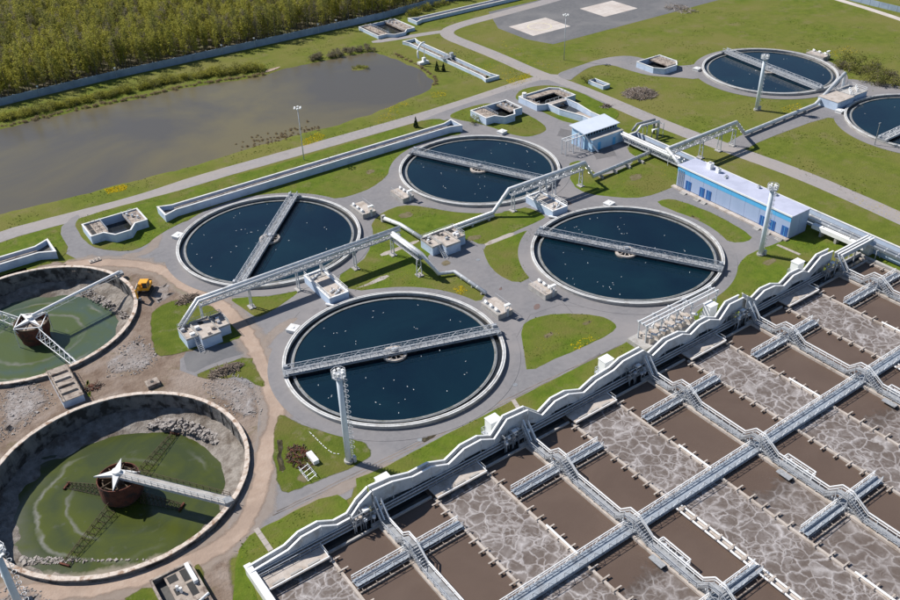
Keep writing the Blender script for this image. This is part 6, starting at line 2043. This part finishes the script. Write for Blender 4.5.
# white curved sculpture-like chute by the pond
t = thing('curved_chute', 'white curved chute standing on the grass below the brown channel', 'chute', (*(169.38,264.75), 0))
cx, cy = (169.38,264.75)
m = MB()
pts = []
for i in range(13):
    a = R(75 + 130 * i / 12)
    pts.append((cx + 1.2 + 2.6 * math.cos(a), cy - 0.4 + 0.3 * math.sin(a), 3.9 + 3.6 * math.sin(a)))
m.tube(pts, 0.34, 8)
m.build('arc', 'white', t, True)
MB().box(cx - 1.2, cx + 2.8, cy - 1.2, cy + 0.6, 0, 0.9).build('base', 'white_conc', t)
MB().bar((cx + 1.4, cy - 0.3, 0.9), (cx + 1.4, cy - 0.3, 6.2), 0.2).build('post', 'galv', t)
MB().box(cx + 0.6, cx + 1.8, cy - 0.8, cy + 0.3, 0.9, 2.2).build('hopper', 'white', t)

# ---------------------------------------------------------------- excavator
def excavator(x, y, rz):
    t = thing('excavator', 'small yellow excavator parked at the rim of the grey green tank', 'excavator', (0, 0, 0))
    for s in (-1, 1):
        vs, fs = [], []
        prof = [(-1.75, 0.35), (-1.5, 0.05), (1.5, 0.05), (1.75, 0.35), (1.5, 0.75), (-1.5, 0.75)]
        for q in (s * 1.25 - 0.28, s * 1.25 + 0.28):
            vs += [(q, a, b) for a, b in prof]
        fs = [tuple(range(6)), tuple(range(11, 5, -1))] + [(i, i + 6, (i + 1) % 6 + 6, (i + 1) % 6) for i in range(6)]
        MB().add(vs, fs).build('track', 'black', t)
    MB().tube([(0, 0, 0.6), (0, 0, 1.0)], 0.8, 14).build('turntable', 'galv_dark', t)
    h = MB().box(-1.3, 1.3, -2.1, 1.1, 1.0, 1.75).build('house', 'yellow', t)
    MB().box(0.0, 1.2, -2.0, 0.2, 1.75, 2.2).build('engine_hood', 'yellow', h)
    MB().add([(-1.3, -2.1, 1.0), (1.3, -2.1, 1.0), (1.0, -2.6, 1.1), (-1.0, -2.6, 1.1), (-1.3, -2.1, 1.9), (1.3, -2.1, 1.9), (1.0, -2.6, 1.7), (-1.0, -2.6, 1.7)],
             [(3, 2, 1, 0), (4, 5, 6, 7), (1, 2, 6, 5), (2, 3, 7, 6), (3, 0, 4, 7)]).build('counterweight', 'black', h)
    c = MB().box(-1.25, -0.15, -0.5, 1.2, 1.75, 3.0).build('cab', 'glass', t)
    MB().box(-1.3, -0.1, -0.55, 1.25, 3.0, 3.12).build('cab_roof', 'yellow', c)
    m = MB()
    for a in (-1.25, -0.15):
        for b in (-0.5, 0.35, 1.2):
            m.bar((a, b, 1.75), (a, b, 3.0), 0.1)
    m.build('cab_frame', 'yellow', c)
    bm = MB()
    bm.bar((0.25, 0.9, 1.5), (0.25, 2.6, 3.5), 0.35, 0.5)
    bm.bar((0.25, 2.5, 3.45), (0.25, 4.3, 3.0), 0.32, 0.42)
    bo = bm.build('boom', 'yellow', t)
    ar = MB().bar((0.25, 4.2, 3.15), (0.25, 4.0, 0.9), 0.28, 0.36).build('dipper', 'yellow', t)
    MB().tube([(0.25, 2.2, 3.7), (0.25, 4.3, 3.4)], 0.08, 8).build('hydraulic_ram', 'galv', bo)
    MB().add([(-0.3, 3.6, 0.9), (0.8, 3.6, 0.9), (0.8, 4.4, 0.9), (-0.3, 4.4, 0.9), (-0.3, 3.3, 0.2), (0.8, 3.3, 0.2), (0.8, 3.9, 0.05), (-0.3, 3.9, 0.05)],
             [(0, 1, 2, 3), (7, 6, 5, 4), (0, 4, 5, 1), (1, 5, 6, 2), (2, 6, 7, 3), (3, 7, 4, 0)]).build('bucket', 'galv_dark', ar)
    t.location = (x, y, 0.03)
    t.rotation_euler = (0, 0, rz)
excavator(38.9, 178.6, R(145))

# ---------------------------------------------------------------- rubble, brushwood, scrap
def rocks(name, label, cat, poly, n, s0, s1, mat='rock', z=0.05, heap=0.0, cen=None):
    rg = np.random.default_rng(n + int(poly[0][0]))
    xs, ys = [p[0] for p in poly], [p[1] for p in poly]
    m = MB()
    k = 0
    while k < n:
        x, y = rg.uniform(min(xs), max(xs)), rg.uniform(min(ys), max(ys))
        if not inside(np.array([x]), np.array([y]), poly)[0]:
            continue
        k += 1
        s = rg.uniform(s0, s1) * (1 if rg.random() < 0.9 else 1.8)
        zz = z
        if heap:
            c = cen or (sum(xs) / len(xs), sum(ys) / len(ys))
            d = math.hypot(x - c[0], y - c[1]) / (0.5 * max(max(xs) - min(xs), max(ys) - min(ys)))
            zz += heap * max(0, 1 - d) * rg.uniform(0.3, 1)
        q = rg.normal(size=(8, 3)) * 0.22
        base = np.array([(-1, -1, -.6), (1, -1, -.6), (1, 1, -.6), (-1, 1, -.6), (-.8, -.8, .6), (.8, -.8, .6), (.8, .8, .6), (-.8, .8, .6)])
        a = rg.uniform(0, 6.28)
        v = (base + q) * s * np.array([1, rg.uniform(0.5, 1), rg.uniform(0.5, 0.9)])
        v = np.stack([math.cos(a) * v[:, 0] - math.sin(a) * v[:, 1] + x, math.sin(a) * v[:, 0] + math.cos(a) * v[:, 1] + y, v[:, 2] + zz + s * 0.3], 1)
        m.add(v.tolist(), [(3, 2, 1, 0), (4, 5, 6, 7), (0, 1, 5, 4), (1, 2, 6, 5), (2, 3, 7, 6), (3, 0, 4, 7)])
    o = m.build(name, mat)
    o['kind'] = 'stuff'
    return tag(o, label, cat)
rocks('rubble', 'scattered pale concrete rubble between the two drained tanks and the grass', 'rubble', [(25.82,160.8),(32.41,163.15),(33.17,156.95),(32.18,151.89),(27.97,150.28),(22.03,153.18)], 420, 0.05, 0.15)
rocks('rubble', 'pale rubble strewn on the ground right of the green algae tank', 'rubble', [(36.24,140.21),(43.19,139.62),(45.05,131.36),(41.94,124.74),(38.11,125.88),(36.22,132.88)], 420, 0.05, 0.15)
rocks('rubble', 'pale rubble left of the chamber between the drained tanks', 'rubble', [(4.36,161.11),(9.98,161.45),(12.32,155.9),(12.1,150.91),(6.67,147.98),(0.89,145.35)], 420, 0.05, 0.15)
rocks('rubble', 'rubble below the rim of the green tank in the bottom left corner', 'rubble', [(-7.77,112.43),(-3.78,111.3),(-1.63,108.37),(-0.9,105.63),(-8.88,107.2)], 120, 0.06, 0.22)
gc = DRY['G']
wedge = [(gc[0] + r * math.cos(R(a)), gc[1] + r * math.sin(R(a))) for r, a in ((16.8, 58), (20.8, 52), (20.8, 5), (17.6, 8), (16.6, 30))]
rocks('rubble', 'heap of grey rubble inside the far right edge of the green algae tank', 'rubble', wedge, 420, 0.10, 0.36, z=-3.6, heap=0.9)
wedge = [(gc[0] + r * math.cos(R(a)), gc[1] + r * math.sin(R(a))) for r, a in ((18.2, 190), (20.9, 190), (20.9, 285), (18.6, 275))]
rocks('rubble', 'pale rubble along the inner near left wall of the green algae tank', 'rubble', wedge, 260, 0.08, 0.26, z=-4.25)
hc = DRY['H']
wedge = [(hc[0] + r * math.cos(R(a)), hc[1] + r * math.sin(R(a))) for r, a in ((17.5, 45), (20.8, 45), (20.8, -20), (18, -15))]
rocks('rubble', 'rubble slope inside the right edge of the grey green tank', 'rubble', wedge, 200, 0.08, 0.3, z=-3.5)

def brush_pile(name, label, cx, cy, rx, ry, h, n, mats=('brush',), L=(0.8, 2.2)):
    t = thing(name, label, 'pile', (cx, cy, 0), 'brushwood and scrap heaps')
    rg = np.random.default_rng(int(cx * 13 + n))
    for mi, mt in enumerate(mats):
        m = MB()
        for i in range(n // len(mats)):
            a, q = rg.uniform(0, 6.28), math.sqrt(rg.uniform(0, 1))
            x, y = cx + rx * q * math.cos(a), cy + ry * q * math.sin(a)
            z = h * (1 - q) * rg.uniform(0.2, 1) + 0.1
            l, b, e = rg.uniform(*L) / 2, rg.uniform(0, 6.28), rg.normal() * 0.3
            m.bar((x - l * math.cos(b), y - l * math.sin(b), max(0.03, z - l * e)), (x + l * math.cos(b), y + l * math.sin(b), max(0.03, z + l * e)), rg.uniform(0.04, 0.13))
        o = m.build('sticks', mt, t)
        o['kind'] = 'stuff'
brush_pile('brush_pile', 'grey brushwood heap on the grass below the left pump house', *(41.9,140.98), 3.6, 1.4, 1.0, 240)
brush_pile('brush_pile', 'small brown brush heap by the earth slope left of the pump house', *(45.4,169.67), 2.6, 1.3, 0.8, 150)
brush_pile('brush_pile', 'pale brown brushwood mound on the grass beyond the cross road', *(208.42,195.84), 5.5, 5.0, 1.6, 600, ('brush', 'conc_old'), (1.0, 3.0))
brush_pile('scrap_heap', 'rusty scrap heap on the triangular lawn left of the mast', *(42.35,110.45), 2.0, 3.6, 0.9, 150, ('rust', 'rust_dark'), (0.6, 1.8))
brush_pile('log_pile', 'row of pale logs lying at the far edge of the helipad tarmac', *(287.73,252.87), 4.0, 7.5, 0.7, 120, ('conc_warm', 'brush'), (1.5, 4.0))
brush_pile('scrap_heap', 'small dark scrap heap beside the cross road near the big chamber', *(192.38,194.54), 1.6, 1.4, 0.9, 60, ('rust_dark', 'conc_old'))
brush_pile('scrap_heap', 'small brown debris heap near the wall of the green tank', *(19.19,151.49), 1.6, 0.9, 0.5, 60, ('rust', 'brush'))
t = thing('steel_rack', 'white and grey steel frame lying on the triangular lawn beside the scrap', 'frame', (*(42.97,107.57), 0.1))
cx, cy = (43.93,108.67)
MB().box(cx - 0.5, cx + 0.5, cy - 1.4, cy + 1.4, 0.1, 0.9).build('white_panel', 'white', t)
ax, ay = (41.66,106.17)
m = MB()
for k in range(4):
    m.bar((ax - 0.8, ay - 1.6 + k, 0.15), (ax + 0.8, ay - 1.6 + k, 0.7), 0.07)
for s in (-0.8, 0.8):
    m.bar((ax + s, ay - 1.7, 0.15), (ax + s, ay + 1.7, 0.15), 0.08)
    m.bar((ax + s, ay - 1.7, 0.75), (ax + s, ay + 1.7, 0.75), 0.08)
m.build('frame', 'galv', t)
t = thing('chain_line', 'line of small white blocks leading across the lawn to the tall mast', 'markers', (*(48.1,110.23), 0.1))
pts = list(along([(46.69,115.8),(46.85,113.07),(47.04,109.75),(47.42,107.92),(48.55,106.77)], 14))
for (x, y), (x2, y2) in zip(pts[:-1], pts[1:]):
    MB().bar((x, y, 0.14), (x + (x2 - x) * 0.6, y + (y2 - y) * 0.6, 0.14), 0.13, 0.1).build('block', 'white_conc', t)
for px, lab in (((155,381), 'low stone block with a small shadow above the green tank rim'), ((98,262), 'flat pale slab lying beside the far rim of the grey green tank')):
    pass
t = thing('stone_block', 'low brown concrete block with a hole above the green tank rim', 'block', (*(28.83,145.39), 0))
cx, cy = (28.83,145.39)
MB().box(cx - 1.2, cx + 1.2, cy - 1.0, cy + 1.0, 0, 0.8).build('block', 'conc_old', t)
MB().box(cx - 0.3, cx + 0.3, cy - 0.3, cy + 0.3, 0.8, 0.84).build('hole', 'black', t)
t = thing('stone_slab', 'flat pale slab lying behind the far rim of the grey green tank', 'slab', (*(34.01,199.1), 0))
cx, cy = (34.01,199.1)
MB().box(cx - 1.3, cx + 1.3, cy - 0.7, cy + 0.7, 0.02, 0.35).build('slab', 'conc_warm', t)
for q in range(3):
    MB().box(cx - 1.0 + q * 0.8, cx - 0.6 + q * 0.8, cy - 0.4, cy + 0.3, 0.35, 0.5).build('stone', 'rock', t)

# ---------------------------------------------------------------- gulls on the water
gm = MB()
vs, fs, nn = [], [], 8
prof = [(-0.30, 0.02, 0.16), (-0.22, 0.07, 0.13), (-0.05, 0.13, 0.10), (0.10, 0.12, 0.11), (0.18, 0.07, 0.17), (0.22, 0.06, 0.25), (0.28, 0.055, 0.28), (0.34, 0.02, 0.26), (0.40, 0.008, 0.25)]
for x, r, z in prof:
    for j in range(nn):
        a = 2 * math.pi * j / nn
        vs.append((x, r * math.cos(a), z + r * 0.85 * math.sin(a)))
for i in range(len(prof) - 1):
    for j in range(nn):
        fs.append((i * nn + j, i * nn + (j + 1) % nn, (i + 1) * nn + (j + 1) % nn, (i + 1) * nn + j))
gm.add(vs, fs)
gull0 = gm.build('gull', 'gull', None, True)
tagged = False
gl = {'D': 'nearest round tank', 'C': 'tank before the blue-striped building', 'A': 'tank beside the long pipe bridge', 'B': 'tank by the small blue building', 'E': 'far tank behind the mast', 'F': 'tank at the right edge'}
rgg = np.random.default_rng(3)
first = True
for k, n in (('D', 40), ('C', 42), ('A', 38), ('B', 30), ('E', 18), ('F', 8)):
    cx, cy = TANKS[k]
    i = 0
    ba = B_ANG[k]
    while i < n:
        a, r = rgg.uniform(0, 6.28), 18.8 * math.sqrt(rgg.uniform(0.03, 1))
        x, y = r * math.cos(a), r * math.sin(a)
        if abs(-math.sin(ba) * x + math.cos(ba) * y) < 1.6 or r < 3.2:
            continue
        if rgg.random() < 0.35 and i:
            x, y = lx_ + rgg.normal() * 0.9, ly_ + rgg.normal() * 0.9
            if math.hypot(x, y) > 19 or math.hypot(x, y) < 3.2 or abs(-math.sin(ba) * x + math.cos(ba) * y) < 1.4:
                continue
        lx_, ly_ = x, y
        g = gull0 if first else gull0.copy()
        if not first:
            COL.objects.link(g)
        first = False
        g.location = (cx + x, cy + y, 0.2)
        g.rotation_euler = (0, 0, rgg.uniform(0, 6.28))
        s = rgg.uniform(0.4, 0.6)
        g.scale = (s, s, s)
        nx_, ny_ = -math.sin(ba), math.cos(ba)
        near = (nx_ * x + ny_ * y) * (nx_ * -cx + ny_ * -cy) > 0
        sd_ = 'near side' if near else 'far side'
        tag(g, 'gull on the %s of the bridge, %s' % (sd_, gl[k]), 'gull', 'gulls on the %s of the bridge on the %s' % (sd_, gl[k]))
        i += 1

# ---------------------------------------------------------------- turf tufts and dandelions
def tufts(name, label, polys, n, size, mat, seed, z=0.09, clump=None, hgt=0.5):
    rg = np.random.default_rng(seed)
    P_ = []
    for poly in polys:
        xs, ys = np.array([p[0] for p in poly]), np.array([p[1] for p in poly])
        k = n if len(polys) == 1 else max(20, int(n * (np.ptp(xs) * np.ptp(ys)) / sum(np.ptp([p[0] for p in q]) * np.ptp([p[1] for p in q]) for q in polys)))
        x, y = rg.uniform(xs.min(), xs.max(), k), rg.uniform(ys.min(), ys.max(), k)
        keep = inside(x, y, poly) & ~inside(x, y, POND)
        x, y = x[keep], y[keep]
        if clump is not None:
            nz = np.array([noise.noise(Vector((a * clump[0], b * clump[0], seed))) for a, b in zip(x, y)])
            x, y = x[nz > clump[1]], y[nz > clump[1]]
        P_.append(np.stack([x, y, np.full(len(x), z + size * 0.3 * hgt)], 1))
    c = np.concatenate(P_)
    v, f = leaf_quads(c, size, rg)
    v[:, 2] = (v[:, 2] - z) * hgt + z
    v[:, 2] = np.maximum(v[:, 2], z - 0.02)
    me = bpy.data.meshes.new(name)
    me.from_pydata(v.tolist(), [], f.tolist())
    me.materials.append(M[mat])
    o = bpy.data.objects.new(name, me)
    COL.objects.link(o)
    o['kind'] = 'stuff'
    return tag(o, label, 'plants')
lawn_polys = [p for p, _ in LAWNS]
tufts('grass_tufts', 'darker weed tufts scattered over the lawns', lawn_polys, 26000, 0.17, 'weed', 21, 0.09, (0.16, 0.08))
field = [[(33.02,319.41),(102.74,316.69),(148.36,317.12),(180.04,310.19),(204.19,318.12),(238.23,322.43),(246.56,305.15),(196.83,292.81),(192.03,216.03),(146.97,225.75),(102.66,228.03),(44.7,230.01),(14.16,226.88)], [(209.97,236.84),(294.85,248.67),(329.3,181.98),(200,98.97),(198.65,140.1),(197.9,203.22)]]
tufts('grass_tufts', 'weed tufts scattered over the open grass', field, 30000, 0.24, 'weed', 22, 0.02, (0.10, 0.12))
tufts('dandelions', 'yellow dandelions dotted over the lawns', lawn_polys, 9000, 0.10, 'flower', 23, 0.10, (0.13, 0.30), 0.6)
for i, (pts, n) in enumerate((([(104.32,231.27),(111.71,233.87),(112.18,229.69),(109.82,227.83),(103.26,226.66)], 900), ([(47.59,235.89),(52.51,235.86),(53.42,233.61),(52.18,231.54),(47.52,232.2)], 900), ([(182.85,233.1),(194.02,234.04),(189.63,227.59),(180.93,227.4)], 800),
                 ([(137.28,239.94),(146,241.77),(145.71,235.34),(137.13,233.65)], 350), ([(156.61,240.06),(162.27,237.81),(158.67,233.8),(154.12,235.21)], 300), ([(129.33,231.64),(136.14,234.45),(140.48,233.07),(138.33,228.52),(129.63,227.38)], 200), ([(185.32,257.12),(195.28,235.58),(185.43,226.14),(180.99,239.59)], 500),
                 ([(207.29,268.12),(204.52,241.32),(204.57,230.58),(197.84,238.72),(198.88,257.2)], 300), ([(174.48,173.77),(186.77,174.08),(187.15,166.42),(177.76,165.03)], 260), ([(233.2,160.65),(241.94,159.97),(237.26,155.32),(231.13,157.17)], 300), ([(199.72,112.68),(202.31,100.45),(196.84,96.94),(195.7,104.27)], 300),
                 ([(286.11,185.16),(300.57,183.17),(296.67,176.43),(284.28,175.73)], 300), ([(94.1,138.57),(96.32,137.9),(96.19,135.46),(93.64,134.91)], 220), ([(100.8,107.17),(106.26,107.3),(106.06,105.3),(100.05,104.83)], 120))):
    names_ = ['by the thin lamp post at the pond', 'on the near pond bank at the left', 'at the road junction', 'on the pond bank near the road', 'at the right end of the pond', 'along the pond road', 'on the grass by the brown channel',
              'beside the helipad', 'beside the bent pipes', 'below the far tank', 'along the cross road at the right edge', 'behind the far tank', 'beside the nearest tank', 'on the oval lawn']
    tufts('dandelions', 'yellow dandelion patch ' + names_[i], [pts], n, 0.16, 'flower', 60 + i, 0.03 if i not in (12, 13) else 0.10, None, 0.6)

for o in bpy.data.objects:
    if '_at' in o.keys():
        del o['_at']
